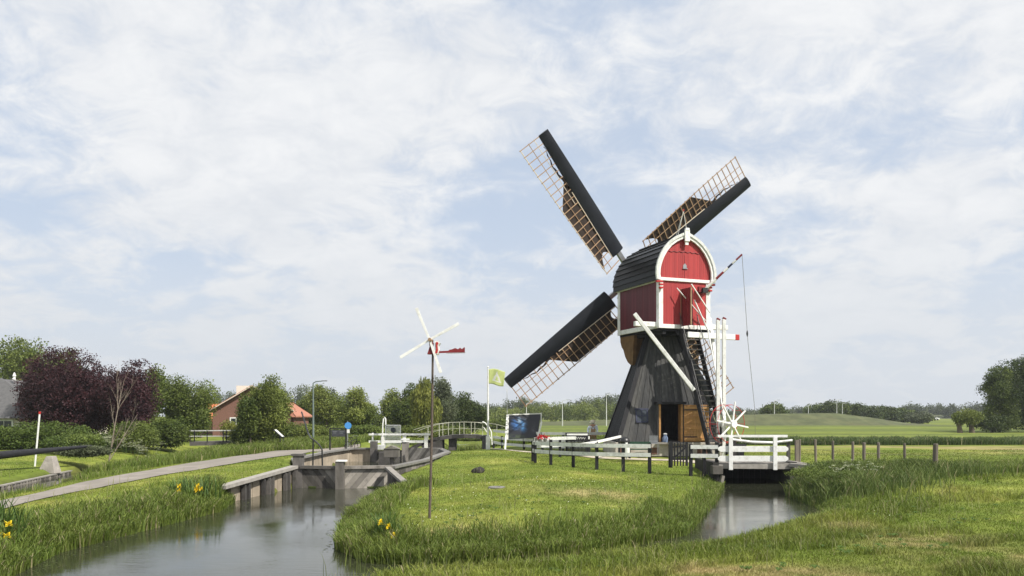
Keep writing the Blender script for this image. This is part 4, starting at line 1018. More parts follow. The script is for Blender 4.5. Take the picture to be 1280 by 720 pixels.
for sx in (-.5,.5): m=MB(); m.box((c.x+sx,c.y,.21),(.07,.42,.42)); m.each('leg','black_metal',tb)
m=MB(); m.box((c.x,c.y+.3,.72),(1.25,.03,.2)); m.build('backrest','green_paint',tb)
c=P(817,553,42.3); ch=empty('garden_chair',(c.x,c.y,.72),'grey slatted garden chair left of mill doorway','chair')
z=.45; m=MB()
for k in range(6): m.box((c.x,c.y+.02*k*0+.0,z+.25+.07*k),(.46,.02,.045))
m.build('backrest','grey_metal',ch); m=MB(); m.box((c.x,c.y-.22,z+.22),(.46,.42,.03)); m.build('seat','grey_metal',ch)
for sx in (-.2,.2):
    for sy in (-.4,.0): m=MB(); m.tube([(c.x+sx,c.y+sy,.0),(c.x+sx,c.y+sy,z+.22)],.018,6); m.each('leg','grey_metal',ch)
ch.location.z=0; 
for o_ in ch.children: o_.location.z+=.72
c=P(831.5,553.5,42.75); cn=empty('milk_churn',(c.x,c.y,.71),'blue and white enamel churn on the doorstep of the mill','churn')
m=MB(); m.lathe([(.14,0),(.15,.03),(.15,.26),(.09,.34),(.09,.40),(.11,.42)],(c.x,c.y,.71),14); m.build('body','enamel_blue',cn,smooth=True); m=MB(); m.lathe([(.10,0),(.10,.04),(.03,.07)],(c.x,c.y,1.13),12); m.build('lid','white_paint',cn)
# black slatted bench with white ornament
c=P(722,565,42.5); bn=empty('slatted_booth',(c.x,c.y,0),'black slatted stall front with a white scalloped strip','stall')
x0=P(708.5,0,42.5).x;x1=P(734.5,0,42.5).x; zt=P(0,541,42.5).z
m=MB()
for i in range(15): m.box((x0+(x1-x0)*(i+.5)/15,42.5,.42),((x1-x0)/15-.018,.04,.84))
m.build('front','black_board',bn)
m=MB(); m.box(((x0+x1)/2,42.46,zt-.28),(x1-x0+.06,.06,.30)); m.box(((x0+x1)/2,42.7,zt-.02),(x1-x0+.1,.5,.05)); m.each('fascia','black_board',bn)
m=MB()
for sx in (x0,x1): m.box((sx,42.9,zt/2),(.08,.08,zt))
m.each('leg','black_board',bn)
m=MB()
for i in range(7):
    cxx=x0+.18+(x1-x0-.36)*i/6; m.tube([(cxx-.05,42.42,zt-.22-.03*abs(i-3)/3),(cxx,42.42,zt-.34),(cxx+.05,42.42,zt-.22-.03*abs(i-3)/3)],.014,5)
m.build('ornament','white_paint',bn)
m=MB(); m.box(((x0+x1)/2,42.46,zt-.09),(x1-x0,.05,.10)); m.build('white_rail','white_paint',bn)
# red flowers box on the fence end
for px,lb_ in ((675,'left red geranium on the white fence corner'),(681.5,'right red geranium on the white fence corner')):
    c=P(px,549.5,40.4); f=empty('flower_pot',tuple(c),lb_,'flower pot','red geraniums on the fence corner'); m=MB(); m.lathe([(.07,-.12),(.11,.02),(.11,.04)],c,10); m.build('pot','concrete',f)
    m=MB()
    for i in range(70):
        p=c+Vector((random.gauss(0,.09),random.gauss(0,.07),.12+random.gauss(0,.05))); a=Vector((random.gauss(0,.03),random.gauss(0,.03),random.gauss(0,.03)));b=Vector((random.gauss(0,.03),random.gauss(0,.03),random.gauss(0,.03))); m.face([p-a,p-b,p+a,p+b])
    m.build('blossom','red_flower',f)
# ------------------------------------------------------------------ houses
def house(name,label,base,wd_,dp,hw_,hr_,wall,roofm,rz=0,windows=(),chim=None,hip=0,gable_first=True,over=.35):
    h=empty(name,(0,0,0),label,'house'); 
    m=MB(); m.hexa([(-wd_/2,-dp/2,0),(wd_/2,-dp/2,0),(wd_/2,dp/2,0),(-wd_/2,dp/2,0),(-wd_/2,-dp/2,hw_),(wd_/2,-dp/2,hw_),(wd_/2,dp/2,hw_),(-wd_/2,dp/2,hw_)])
    if not hip:
        m.prism([(-wd_/2,-dp/2,hw_),(wd_/2,-dp/2,hw_),(0,-dp/2,hr_)],(0,.25,0)); m.prism([(-wd_/2,dp/2-.25,hw_),(wd_/2,dp/2-.25,hw_),(0,dp/2-.25,hr_)],(0,.25,0))
    m.build('wall',wall,h)
    m=MB(); ov=over; zs=hw_-ov*(hr_-hw_)/(wd_/2)*.8
    a=dp/2+ov
    if hip:
        for sx in (-1,1): m.hexa([(sx*(wd_/2+ov),-a,zs),(sx*(wd_/2+ov),a,zs),(0.01*sx,a-hip,hr_-.15),(0.01*sx,-a+hip,hr_-.15),(sx*(wd_/2+ov),-a,zs+.15),(sx*(wd_/2+ov),a,zs+.15),(0.01*sx,a-hip,hr_),(0.01*sx,-a+hip,hr_)])
        for sy in (-1,1): m.prism([(-(wd_/2+ov),sy*a,zs+.02),((wd_/2+ov),sy*a,zs+.02),(0,sy*(a-hip),hr_)],(0,-sy*.12,.1))
    else:
        for sx in (-1,1): m.hexa([(sx*(wd_/2+ov),-a,zs),(sx*(wd_/2+ov),a,zs),(0.01*sx,a,hr_),(0.01*sx,-a,hr_),(sx*(wd_/2+ov),-a,zs+.2),(sx*(wd_/2+ov),a,zs+.2),(0.01*sx,a,hr_+.2),(0.01*sx,-a,hr_+.2)])
    rf=m.build('roof',roofm,h)
    m=MB()
    for sx in (-1,1):
        for sy in (-1,1):
            if not hip: m.beam((sx*(wd_/2+ov),sy*(a+.03),zs+.1),(0,sy*(a+.03),hr_+.1),.06,.22,up=(0,1,0))
    if m.v: m.build('verge','cream',h)
    for (x,z,ww,wh) in windows:
        m=MB(); m.box((x,-dp/2-.02,z),(ww+.2,.10,wh+.2)); f=m.build('window_frame','white_paint',h); m=MB(); 
        for k in (-1,1): m.box((x+k*ww/4,-dp/2-.06,z),(ww/2-.06,.06,wh)); 
        m.build('window_pane','glass_dark',f)
    if chim: 
        m=MB(); m.box((chim[0],chim[1],chim[2]),(chim[3],.7,chim[4])); m.build('chimney',chim[5],rf)
    h.location=base; h.rotation_euler[2]=rz; return h
Y=85
c=P(322,0,Y); house('brick_house','dark brick house with a steep gable and white chimney behind the leafy tree',(c.x-.6,Y,0),7.4,10,2.6,4.95,'brick_red','tile_red',R(18),[(-1.5,1.2,1.0,1.2),(1.5,1.2,1.0,1.2)],(-.8,-1,4.75,1.5,.9,'cream'))
c=P(361,0,Y+3); house('brick_house','orange-roofed house wing with white framed windows right of leafy tree',(c.x,Y+3,0),2.9,4,2.15,3.5,'brick_red','tile_red',R(-8),[(-.8,1.7,.45,.75),(0,1.7,.45,.75),(.8,1.7,.45,.75)],None,1.2,over=.35)
c=P(276,0,92); house('cottage','small cottage with bright orange tiled roof beyond the ditch footbridge',(c.x,92,0),4.2,5,1.6,3.2,'brick_red','tile_orange',R(78),[(-.9,1.0,.8,.9)],None)
Y=62; c=P(8,0,Y); hs=house('slate_house','low house with a broad grey slate roof at far left',(c.x-1.2,Y+3,0),10.5,9,2.1,5.0,'cream','slate',R(0),[(2.0,1.2,1.2,1.0)],None,3.2,over=.5)
m=MB(); m.lathe([(.16,0),(.18,.1),(.08,.2),(.14,.35),(.03,.62)],(0,0,0),10); f_=m.build('roof_finial','white_paint'); f_.parent=hs; a=P(16,471,Y+1.5); f_.location=(a.x-hs.location.x,-1.3,4.92)
# cars on the far road
def car(loc,rz,mat,label,van=False):
    b=empty('parked_van' if van else 'distant_car',loc,label,'van' if van else 'car'); L=Matrix.Translation(loc)@Matrix.Rotation(rz,4,'Z')
    m=MB(L)
    if van: pr=[(-2.4,.35),(2.3,.35),(2.4,.9),(1.9,1.15),(1.3,1.95),(-2.35,2.0),(-2.4,.6)]
    else: pr=[(-2.1,.3),(2.1,.3),(2.15,.7),(1.3,.92),(.6,1.4),(-1.0,1.42),(-1.75,.98),(-2.15,.9)]
    m.prism([(x,-.85,z) for x,z in pr],(0,1.7,0)); m.build('body',mat,b,bevel=.06)
    m=MB(L); g=[(x*.86,z) for x,z in pr if z>1.1] if van else [(-1.55,.98),(1.1,.96),(.55,1.33),(-.95,1.35)]
    if van: g=[(1.75,1.15),(1.2,1.85),(.4,1.85),(.4,1.15)]
    m.prism([(x,-.87,z) for x,z in g],(0,1.74,0)); m.build('window','glass_dark',b)
    for cx in (-1.35,1.35):
        for sy in (-.8,.8): m=MB(L); m.tube([(cx,sy-.1,.33),(cx,sy+.1,.33)],.33,12); m.build('wheel','tyre',b)
mt('dyke_grass',(.060,.074,.030),(.100,.108,.046),rough=.95,ns=.5,na=.45,stretch=(.5,.5,2.5),bump=.1,bs=2,dirt=(.13,.125,.055),dirt_s=.22)
me_=MB(); me_.hexa([(90,395,0),(260,395,0),(260,445,0),(90,445,0),(90,405,1.9),(250,405,1.9),(250,435,1.9),(90,435,1.9)],v=.5); tag(me_.build('road','dyke_grass'),kind='structure')
a=P(1035,518,420); car((a.x,420,1.9),R(5),'car_white','white van driving along the road behind the grassy dyke',True)
a=P(1022,518,420); car((a.x,420,1.9),R(5),'car_dark','dark car just ahead of the white van behind the dyke')
a=P(1166,527,300); car((a.x,300,0),R(0),'car_white','white car alone on the flat far road at right')
# dyke
m=MB(); xs=[(-10,0),(30,1.2),(48,2.0),(60,2.35),(68,2.45),(75,1.6),(82,.5),(88,0)]
yF,yT,yB=158,168,180
for (x0,h0),(x1,h1) in zip(xs,xs[1:]):
    n=6
    for i in range(n):
        a0=x0+(x1-x0)*i/n;a1=x0+(x1-x0)*(i+1)/n;H0=h0+(h1-h0)*i/n;H1=h0+(h1-h0)*(i+1)/n
        for ya,yb,fa,fb in ((yF,yF+4,-.02,.35),(yF+4,yT,.35,1),(yT,yB,1,1),(yB,yB+10,1,-.02)): m.face([(a0,ya,H0*fa+.01),(a1,ya,H1*fa+.01),(a1,yb,H1*fb+.01),(a0,yb,H0*fb+.01)],v=random.random()*.5+.25)
tag(m.build('dyke','dyke_grass'),kind='structure')
# ------------------------------------------------------------------ person
def person(loc,rz,label):
    b=empty('person',loc,label,'person'); H=1.75
    def skinned(name,verts,edges,rad,mat,sub=2):
        me=bpy.data.meshes.new(name); me.from_pydata(verts,edges,[]); o=bpy.data.objects.new(name,me); COL.objects.link(o); o.parent=b
        md=o.modifiers.new('skin','SKIN'); 
        for i,r in enumerate(rad): me.skin_vertices[0].data[i].radius=r if hasattr(r,'__len__') else (r,r)
        me.skin_vertices[0].data[0].use_root=True
        s=o.modifiers.new('sub','SUBSURF'); s.levels=sub; s.render_levels=sub; me.materials.append(MT[mat]); me.polygons.foreach_set('use_smooth',[True]*len(me.polygons)); md.use_smooth_shade=True; return o
    # whole body, one surface
    v=[(0,0,.92),(0,.01,1.12),(0,.02,1.32),(0,.01,1.44),(0,0,1.50),(0,-.01,1.58),(0,-.01,1.65),
       (-.19,.02,1.40),(-.27,.03,1.14),(-.25,-.10,.93),(-.24,-.14,.86),
       (.19,.02,1.40),(.26,.05,1.14),(.23,-.02,.92),(.22,-.04,.84),
       (-.10,0,.86),(-.11,.0,.48),(-.12,.02,.09),(-.13,-.13,.04),
       (.10,0,.86),(.11,.02,.48),(.11,.03,.09),(.13,-.12,.04)]
    e=[(0,1),(1,2),(2,3),(3,4),(4,5),(5,6),(3,7),(7,8),(8,9),(9,10),(3,11),(11,12),(12,13),(13,14),(0,15),(15,16),(16,17),(17,18),(0,19),(19,20),(20,21),(21,22)]
    r=[(.15,.11),(.15,.11),(.17,.11),(.12,.09),.055,.085,.085,.06,.045,.035,.035,.06,.045,.035,.035,.09,.06,.045,.04,.09,.06,.045,.04]
    if not bpy.data.meshes: pass
    me_ok=skinned('body',v,e,[x if hasattr(x,'__len__') else (x,x) for x in r],'skin')
    vs=[v[i] for i in (0,1,2,3,7,8,9,11,12,13)]; es=[(0,1),(1,2),(2,3),(3,4),(4,5),(5,6),(3,7),(7,8),(8,9)]
    skinned('shirt',vs,es,[(.175,.13),(.175,.13),(.195,.13),(.13,.10),(.085,.085),(.065,.065),(.05,.05),(.085,.085),(.065,.065),(.05,.05)],'shirt')
    vs=[v[i] for i in (0,15,16,17,19,20,21)]; skinned('trousers',vs,[(0,1),(1,2),(2,3),(0,4),(4,5),(5,6)],[(.17,.13),(.11,.11),(.08,.08),(.065,.065),(.11,.11),(.08,.08),(.065,.065)],'tan_cloth')
    m=MB(); L=Vector(loc); m.lathe([(.19,0),(.185,.03),(.130,.04),(.125,.12),(.09,.16),(.01,.17)],L+Vector((0,-.01,1.60)),14); m.build('sun_hat','cap_cloth',b,smooth=True)
    m=MB(); m.box(L+Vector((0,-.135,1.05)),(.26,.03,.34)); 
    for s in (-1,1): m.beam(L+Vector((s*.11,-.135,1.2)),L+Vector((s*.03,-.13,1.36)),.04,.02,up=(0,1,0)); m.beam(L+Vector((s*.03,-.13,1.36)),L+Vector((s*.12,-.06,1.49)),.04,.02,up=(0,1,0))
    m.build('bib_overall','tan_cloth',b,bevel=.01)
    m=MB(); 
    m.lathe([(.05,-.07),(.10,-.03),(.108,.0),(.10,.03)],L+Vector((0,-.005,1.58)),12); m.build('hair','old_white',b,smooth=True)
    for s in (-1,1):
        for i in range(4): 
            m=MB(); h=L+Vector((s*.23,-.12 if s<0 else -.03,.84)); m.tube([h+Vector((0,(i-1.5)*.018,0)),h+Vector((0,(i-1.5)*.02-.005,-.045)),h+Vector((-s*.012,(i-1.5)*.02,-.075))],[.009,.008,.006],6); m.build('finger','skin',b)
    m=MB(); 
    for s in (-.03,.03): m.lathe([(.0,-.012),(.012,0),(.0,.012)],L+Vector((s,.08,1.645)),8)
    m.build('eye','black_metal',b); m=MB(); m.prism([L+Vector(p) for p in ((-.015,.085,1.60),(.015,.085,1.60),(0,.08,1.645))],(0,.02,0)); m.build('nose','skin',b)
    b.scale=(1.1,1.1,1.03); return b
c=P(741,562.5,49.0); person((c.x,49.0,0.05),0,'person in pale blue shirt, tan overalls and sun hat seen from behind')
# ------------------------------------------------------------------ grasses
CAMP=(-0.,0.)
def blades(name,xy,h,wd_,col,lean=.35,seg=1,droop=0,kind='stuff',zoff=0,label=None):
    x,y=xy[:,0],xy[:,1]; n=len(x); z,_,_=zland(x,y); z=np.maximum(z,WZ-.05)+zoff
    th=RNG.uniform(0,2*np.pi,n); dx,dy=np.cos(th),np.sin(th); ph=RNG.uniform(0,2*np.pi,n); lx,ly=np.cos(ph),np.sin(ph); ln=h*lean*RNG.uniform(.2,1.,n)
    vs=[];
    ks=[(0,1,0),(1,0,1)] if seg==1 else [(0,1,0),(.5,.8,.22),(.82,.5,.62),(1,0,1)] 
    P_=[]
    for t,ww,l in ks:
        cxx=x+lx*ln*l; cyy=y+ly*ln*l; cz=z+h*(t if not droop else (t-droop*l*l*.45))
        if ww>0: P_.append(np.stack([cxx-dx*wd_*ww/2,cyy-dy*wd_*ww/2,cz],1)); P_.append(np.stack([cxx+dx*wd_*ww/2,cyy+dy*wd_*ww/2,cz],1))
        else: P_.append(np.stack([cxx,cyy,cz],1))
    V_=np.stack(P_,1).reshape(-1,3); k=len(P_); b=np.arange(n)*k
    if seg==1: F_=np.stack([b,b+1,b+2],1); C_=col
    else: 
        F_=[];
        for i in range(2): F_+= [np.stack([b+2*i,b+2*i+1,b+2*i+3],1),np.stack([b+2*i,b+2*i+3,b+2*i+2],1)]
        F_.append(np.stack([b+4,b+5,b+6],1)); F_=np.stack(F_,1).reshape(-1,3); C_=np.repeat(col,5,0)
    o=mesh_np(name,V_,F_,'blade',cols=C_); tag(o,label,kind=kind); return o
def scatter(n,x0,x1,y0,y1,pw=0):
    u=RNG.random(n)
    if pw: 
        e=1-pw; y=(y0**e+(y1**e-y0**e)*u)**(1/e) if abs(e)>1e-6 else y0*(y1/y0)**u
    else: y=y0+(y1-y0)*u
    x=RNG.uniform(-1,1,n)
    if x0 is None: x=x*(y*.70+1.5)
    else: x=x0+(x1-x0)*(x+1)/2
    return x,y
def bcol(x,y,dm,var=.35,mul=1.15):
    c=gcolor(x,y,np.maximum(dm,.5)); v=RNG.uniform(1-var,1+var,len(x))[:,None]; c=c*v*mul
    dd=RNG.random(len(x))<.035; c[dd]=np.array([.34,.29,.15])*RNG.uniform(.7,1.1,dd.sum())[:,None]; return c
def onpath(x,y):
    px_=np.interp(y,[p.y for p in lp],[p.x for p in lp]); qx=np.interp(y,[p.y for p in rp],[p.x for p in rp]); e_=.16*vnoise(x,y,.5,88)-.02; r=(x>px_+e_)&(x<qx-e_)&(y<50)
    r|=(np.abs(x-9)<3.9)&(y>33.9)&(y<38.2)&(x>8.7)
    r|=(x>5.4)&(x<11.5)&(y>40.5)&(y<49)
    sy=np.interp(x,[-4,-1,2,4.7,8.6,11],[55,50.5,45.1,42.1,41,38.8]); r|=(np.abs(y-sy)<.6)&(x>-4.3)&(x<11.2)
    return r
# mown turf
x,y=scatter(420000,None,None,9.5,50,1.25); z,dm,ins=zland(x,y); k=(~ins)&(dm>.5)&~onpath(x,y)
x,y,dm=x[k],y[k],dm[k]; h=RNG.uniform(.018,.05,len(x))*(.6+1.0*vnoise(x,y,1.3,31)); blades('grass',np.stack([x,y],1),h,.006+.00075*y,bcol(x,y,dm,.22,1.18),lean=.8)
# rough foreground grass on our bank (right of the stream)
fgx=[G(430,718),G(700,695),G(860,672),G(1020,645)]
def near_bank(x,y): return y<np.interp(x,[-3,1,4,7.5,11,14,20],[15,15,16,19.5,24,30,33])+.5
x,y=scatter(230000,None,None,9.5,34,1.2); z,dm,ins=zland(x,y); nn=vnoise(x,y,1.6,44)
k=(~ins)&near_bank(x,y)&(x>-3)&((dm<3.2*(.5+nn))|(nn>.60)); x,y,dm,nn=x[k],y[k],dm[k],nn[k]
h=RNG.uniform(.09,.24,len(x))*(.6+nn)*np.interp(dm,[0,3],[1.25,.7])*np.clip(.45+1.1*vnoise(x,y,.7,46),.4,1.5); blades('grass',np.stack([x,y],1),h,.006+.0005*y,bcol(x,y,dm,.4,1.1),lean=.9,seg=3,droop=.5)
# bank edges: tall sedge and reeds following each water edge
def edgepts(poly,i0,i1,n,off0,off1):
    pts=[Vector(poly[i]) for i in range(i0,i1+1)]; L=[0]
    for a,b in zip(pts,pts[1:]): L.append(L[-1]+(b-a).length)
    t=RNG.uniform(0,L[-1],n); out=np.zeros((n,2)); px_=np.array([p.x for p in pts]);py_=np.array([p.y for p in pts])
    out[:,0]=np.interp(t,L,px_);out[:,1]=np.interp(t,L,py_)
    o=RNG.uniform(off0,off1,n); a=RNG.uniform(0,2*np.pi,n); out[:,0]+=o*np.cos(a); out[:,1]+=o*np.sin(a); return out
def filt(p,mind=-.25):
    z,dm,ins=zland(p[:,0],p[:,1]); s=np.where(ins,-dm,dm); k=(s>mind)&~onpath(p[:,0],p[:,1]); return p[k],dm[k]
def sedge(name,p,dm,h0,h1,w0=.02,lean=.6,droop=.7,mul=1.1,base=(.088,.138,.020),alt=(.19,.225,.05)):
    n=len(p); cl=vnoise(p[:,0],p[:,1],.8,61)[:,None]; t=np.clip(RNG.random(n)[:,None]*.7+cl*.5-.2,0,1); c=np.array(base)*(1-t)+np.array(alt)*t; c=c*RNG.uniform(.7,1.3,n)[:,None]*mul
    dd=RNG.random(n)<.05; c[dd]=np.array([.33,.29,.16])
    h=RNG.uniform(h0,h1,n)*(.55+.9*cl[:,0]); return blades(name,p,h,w0*RNG.uniform(.6,1.3,n),c,lean=lean,seg=3,droop=droop)
p,dm=filt(edgepts(canal,2,6,26000,0,1.3)); k=p[:,1]<27.4; sedge('reeds',p[k],dm[k],.25,.62,.022)
p,dm=filt(edgepts(canal,2,6,26000,.4,2.5)); k=(p[:,1]<27.4)&(vnoise(p[:,0],p[:,1],1.3,77)>.36); sedge('grass',p[k],dm[k],.12,.34,.018,lean=.7)
p,dm=filt(edgepts(canal,9,19,52000,0,1.25)); k=near_bank(p[:,0],p[:,1]-1.2)|True; sedge('reeds',p,dm,.25,.58,.020)
p,dm=filt(edgepts(canal,19,22,5000,0,.7)); sedge('reeds',p,dm,.15,.36,.02)
p,dm=filt(edgepts(canal,27,len(canal)-3,52000,0,1.0),-.1); k=RNG.random(len(p))<np.interp(p[:,0],[3,5],[1,.55]); sedge('reeds',p[k],dm[k],.10,.30,.016)
# sparse stems standing in the canal at its near corner
x,y=scatter(260,-3.4,-1.2,13.8,19.5); p=np.stack([x,y],1); z,dm,ins=zland(x,y); k=ins&(dm<1.6)&(dm>.1); sedge('reeds',p[k],dm[k],.3,.6,.012,lean=.4,droop=.2,base=(.06,.09,.03))
# bush of rank growth right of the bridge pool
bc=[G(1045,628),G(1010,606),G(1075,612)]
def patch(cx,cy,rx,ry,n): a=RNG.uniform(0,2*np.pi,n);r=np.abs(RNG.normal(0,.62,n)); return np.stack([cx+rx*r*np.cos(a),cy+ry*r*np.sin(a)],1)
p=np.concatenate([patch(12.2,29.2,2.0,2.6,14000),patch(13.0,31.5,2.2,1.6,8000),patch(10.9,26.8,1.0,1.7,5000),patch(15.5,31.0,2.6,1.8,7000)]); p,dm=filt(p,-.3); sedge('tall_grass',p,dm,.22,.78,.026,lean=.7,droop=.5,base=(.060,.10,.02),alt=(.17,.205,.06))
p=np.stack(scatter(30000,12.5,24,30.2,34.5),1); p,dm=filt(p); k=vnoise(p[:,0],p[:,1],1.5,71)>.42; sedge('grass',p[k],dm[k],.15,.4,.022,lean=.6)
for (bx,by,rx_,ry_,hh_) in ((11.9,29.0,1.6,2.2,.80),(13.6,30.8,1.6,1.4,.72),(11.0,27.0,.8,1.2,.66)):
    zz=zat(bx,by); V_,v=None,None; POOL=globals().setdefault('POOL',[]); POOL.append((bx,by,rx_,ry_,hh_,zz))
# verge left of the path
x,y=scatter(90000,-22,-12.5,19,66,0); lx=np.interp(y,[p_.y for p_ in lp],[p_.x for p_ in lp]); dist=lx-x; z,dm,ins=zland(x,y); k=(~ins)&(dist>.7)&(dist<9)&((x>np.interp(y,[12,24,32,40,66],[-17.6,-17.8,-19,-20.4,-21]))); p=np.stack([x,y],1)[k]; dk_=dm[k]; q_=p[:,1]>36+1.5*np.sin(p[:,0]); sedge('grass',p[q_],dk_[q_],.25,.62,.028,lean=.5,droop=.4)
q2=(~q_)&(vnoise(p[:,0],p[:,1],1.4,78)>.45)&(dk_>.9); sedge('grass',p[q2],dk_[q2],.12,.3,.022,lean=.6,droop=.4)
# wild strip under the hedge and lock meadow
p=np.stack(scatter(26000,-16,-10.8,46,68),1); p,dm=filt(p); k=(p[:,0]<np.interp(p[:,1],[40,50,60],[-13.8,-12.5,-11.0])-.6); sedge('grass',p[k],dm[k],.3,.7,.035)
# reed belts across the meadow
p=np.stack(scatter(60000,15,52,57.2,61.5),1); sedge('reed_belt',p,None,.25,.68,.035,lean=.7,droop=.4,mul=1.05,base=(.06,.10,.03),alt=(.13,.17,.06))
p=np.stack(scatter(16000,-12,16,64,67),1); sedge('reed_belt',p,None,.3,.6,.06,lean=.35,droop=.3)
p=np.stack(scatter(16000,2,14,52,60),1); k=vnoise(p[:,0],p[:,1],2,5)>.5; sedge('grass',p[k],None,.12,.3,.04,lean=.5)
# daisies and dandelions speckling the lawn
def specks():
    x,y=scatter(420,-3.5,9.5,18,38); z,dm,ins=zland(x,y); k=(~ins)&(dm>1.2)&~onpath(x,y)&(vnoise(x,y,2.5,91)>.5); m=MB()
    for X,Yy,Z in zip(x[k],y[k],z[k]): 
        Z+=.07; r=random.uniform(.009,.017); m.face([(X-r,Yy-r,Z),(X+r,Yy-r,Z),(X+r,Yy+r,Z+.01),(X-r,Yy+r,Z+.01)])
    tag(m.build('daisies','umbel'),kind='stuff')
specks()
# pale flowering grass stalks
x,y=scatter(6000,None,None,10.5,34,1.2); z,dm,ins=zland(x,y); k=(~ins)&(dm<4)&~onpath(x,y)&(vnoise(x,y,1.2,93)>.5); n_=int(k.sum()); blades('grass',np.stack([x,y],1)[k],RNG.uniform(.2,.45,n_),.007+.0003*y[k],np.array([.30,.30,.14])*RNG.uniform(.7,1.2,n_)[:,None],lean=.35,seg=3,droop=.2)
# broad-leaved weeds in our bank
x,y=scatter(1500,None,None,9.8,26,1.3); z,dm,ins=zland(x,y); k=(~ins)&~onpath(x,y)&(dm>.6)&(vnoise(x,y,1.7,95)>.55)
def weeds(x,y,z):
    n=len(x); a0=RNG.uniform(0,6.28,n); P_=[];C_=[]
    for j in range(7):
        a=a0+j*.9; L_=RNG.uniform(.05,.12,n); dx,dy=np.cos(a),np.sin(a); zz=z+.03
        P_.append(np.stack([np.stack([x,y,zz],1),np.stack([x+dx*L_*.5-dy*L_*.2,y+dy*L_*.5+dx*L_*.2,zz+.05],1),np.stack([x+dx*L_,y+dy*L_,zz+.02],1),np.stack([x+dx*L_*.5+dy*L_*.2,y+dy*L_*.5-dx*L_*.2,zz+.05],1)],1)); C_.append(np.array([.09,.15,.03])*RNG.uniform(.7,1.2,n)[:,None])
    V_=np.concatenate(P_).reshape(-1,3); tag(mesh_np('weeds',V_,np.arange(len(V_)).reshape(-1,4),'blade',cols=np.concatenate(C_)),kind='stuff')
weeds(x[k],y[k],z[k])
# floating leaves and scum along the waterline
p=np.concatenate([edgepts(canal,2,6,900,0,.9),edgepts(canal,9,19,1300,0,.7),edgepts(canal,19,21,260,0,.6),edgepts(canal,27,33,500,0,.7)]); z,dm,ins=zland(p[:,0],p[:,1]); p=p[ins]; r_=RNG.uniform(.012,.05,len(p)); n_=len(p); a=RNG.uniform(0,6.28,n_); Vf=[]
for j in range(4): Vf.append(np.stack([p[:,0]+r_*np.cos(a+j*1.57)*RNG.uniform(.6,1,n_),p[:,1]+r_*np.sin(a+j*1.57)*RNG.uniform(.6,1,n_),np.full(n_,WZ+.006)],1))
V_=np.stack(Vf,1).reshape(-1,3); tag(mesh_np('floating_weed',V_,np.arange(len(V_)).reshape(-1,4),'blade',cols=np.array([.10,.12,.04])*RNG.uniform(.5,1.3,n_)[:,None]),kind='stuff')
# yellow flag iris clumps
def iris(x,y,fls,label,nl=70,hh=.8,sp=.4):
    z=max(zat(x,y),WZ); f=empty('iris_plant',(x,y,z),label,'iris','yellow irises on the banks'); m=MB()
    for i in range(nl):
        a=random.uniform(0,6.28);r=random.uniform(0,sp); bx,by=x+r*math.cos(a),y+r*math.sin(a); h=hh*random.uniform(.6,1.15); b=random.uniform(0,6.28); L=h*random.uniform(.1,.5); w_=.022
        pr=[(0,0),(.35,.12),(.7,.42),(.92,.8),(.97,1.05)]; dx,dy=-math.sin(b)*w_,math.cos(b)*w_; ln=[]
        for t,l in pr: ln.append((bx+math.cos(b)*L*l,by+math.sin(b)*L*l,z+h*t*(1-.12*l)))
        v=random.random()
        for j in range(4):
            s0=1-.22*j;s1=1-.22*(j+1); p0,p1=ln[j],ln[j+1]; m.face([(p0[0]-dx*s0,p0[1]-dy*s0,p0[2]),(p0[0]+dx*s0,p0[1]+dy*s0,p0[2]),(p1[0]+dx*s1,p1[1]+dy*s1,p1[2]),(p1[0]-dx*s1,p1[1]-dy*s1,p1[2])],v)
    m.build('leaf','iris_leaf',f)
    for (fx,fz) in fls:
        c=Vector((x+fx,y-.1-sp*.7,z+fz)); m=MB(); m.tube([(x+fx*.6,y,z),c],.008,5); m.build('stem','iris_leaf',f)
        m=MB()
        for k in range(6):
            a=k*math.pi/3+.3; e=Vector((math.cos(a),math.sin(a),0)); n_=Vector((-e.y,e.x,0)); up=.05 if k%2 else -.03
            q=[c,c+e*.042+n_*.03+Vector((0,0,up*.6)),c+e*.085+Vector((0,0,up*1.2)),c+e*.042-n_*.03+Vector((0,0,up*.6))]; m.face(q); m.face([c+Vector((0,0,.02)),q[1]+Vector((0,0,.03)),q[2]+Vector((0,0,.03)),q[3]+Vector((0,0,.03))])
        m.build('flower','petal',f)
def irisat(px,py,Y,label,fpx,**k):
    a=P(px,py,Y); z=max(zat(a.x,a.y),WZ); fl_=[]
    for fx,fy in fpx: q_=P(fx,fy,Y-.1); fl_.append((q_.x-a.x,q_.z-z))
    iris(a.x,a.y,fl_,label,**k)
irisat(-2,700,16.6,'yellow iris clump at the canal bank by the left picture edge, topmost blooms',[(11,668),(24,653),(22,667.5)],nl=110,hh=.95,sp=.5)
irisat(226,643,24.6,'pair of yellow iris blooms left of the timber wing wall',[(229,607),(228.5,612.5)],nl=60,hh=.72,sp=.45)
irisat(254,641,25.0,'bright yellow iris cluster of four blooms beside the timber wing wall',[(253,606),(252,612.5),(257,610.5),(251,610)],nl=90,hh=.74,sp=.55)
irisat(476,690,17.3,'lone yellow iris bloom leftmost on the spit edge',[(476.5,652.5)],nl=40,hh=.75,sp=.25)
irisat(486,692,17.2,'middle yellow iris bloom of three on the spit edge',[(486.5,657.5)],nl=40,hh=.72,sp=.25)
irisat(492,696,17.0,'lowest yellow iris bloom of three on the spit edge',[(492.5,669)],nl=35,hh=.55,sp=.25)
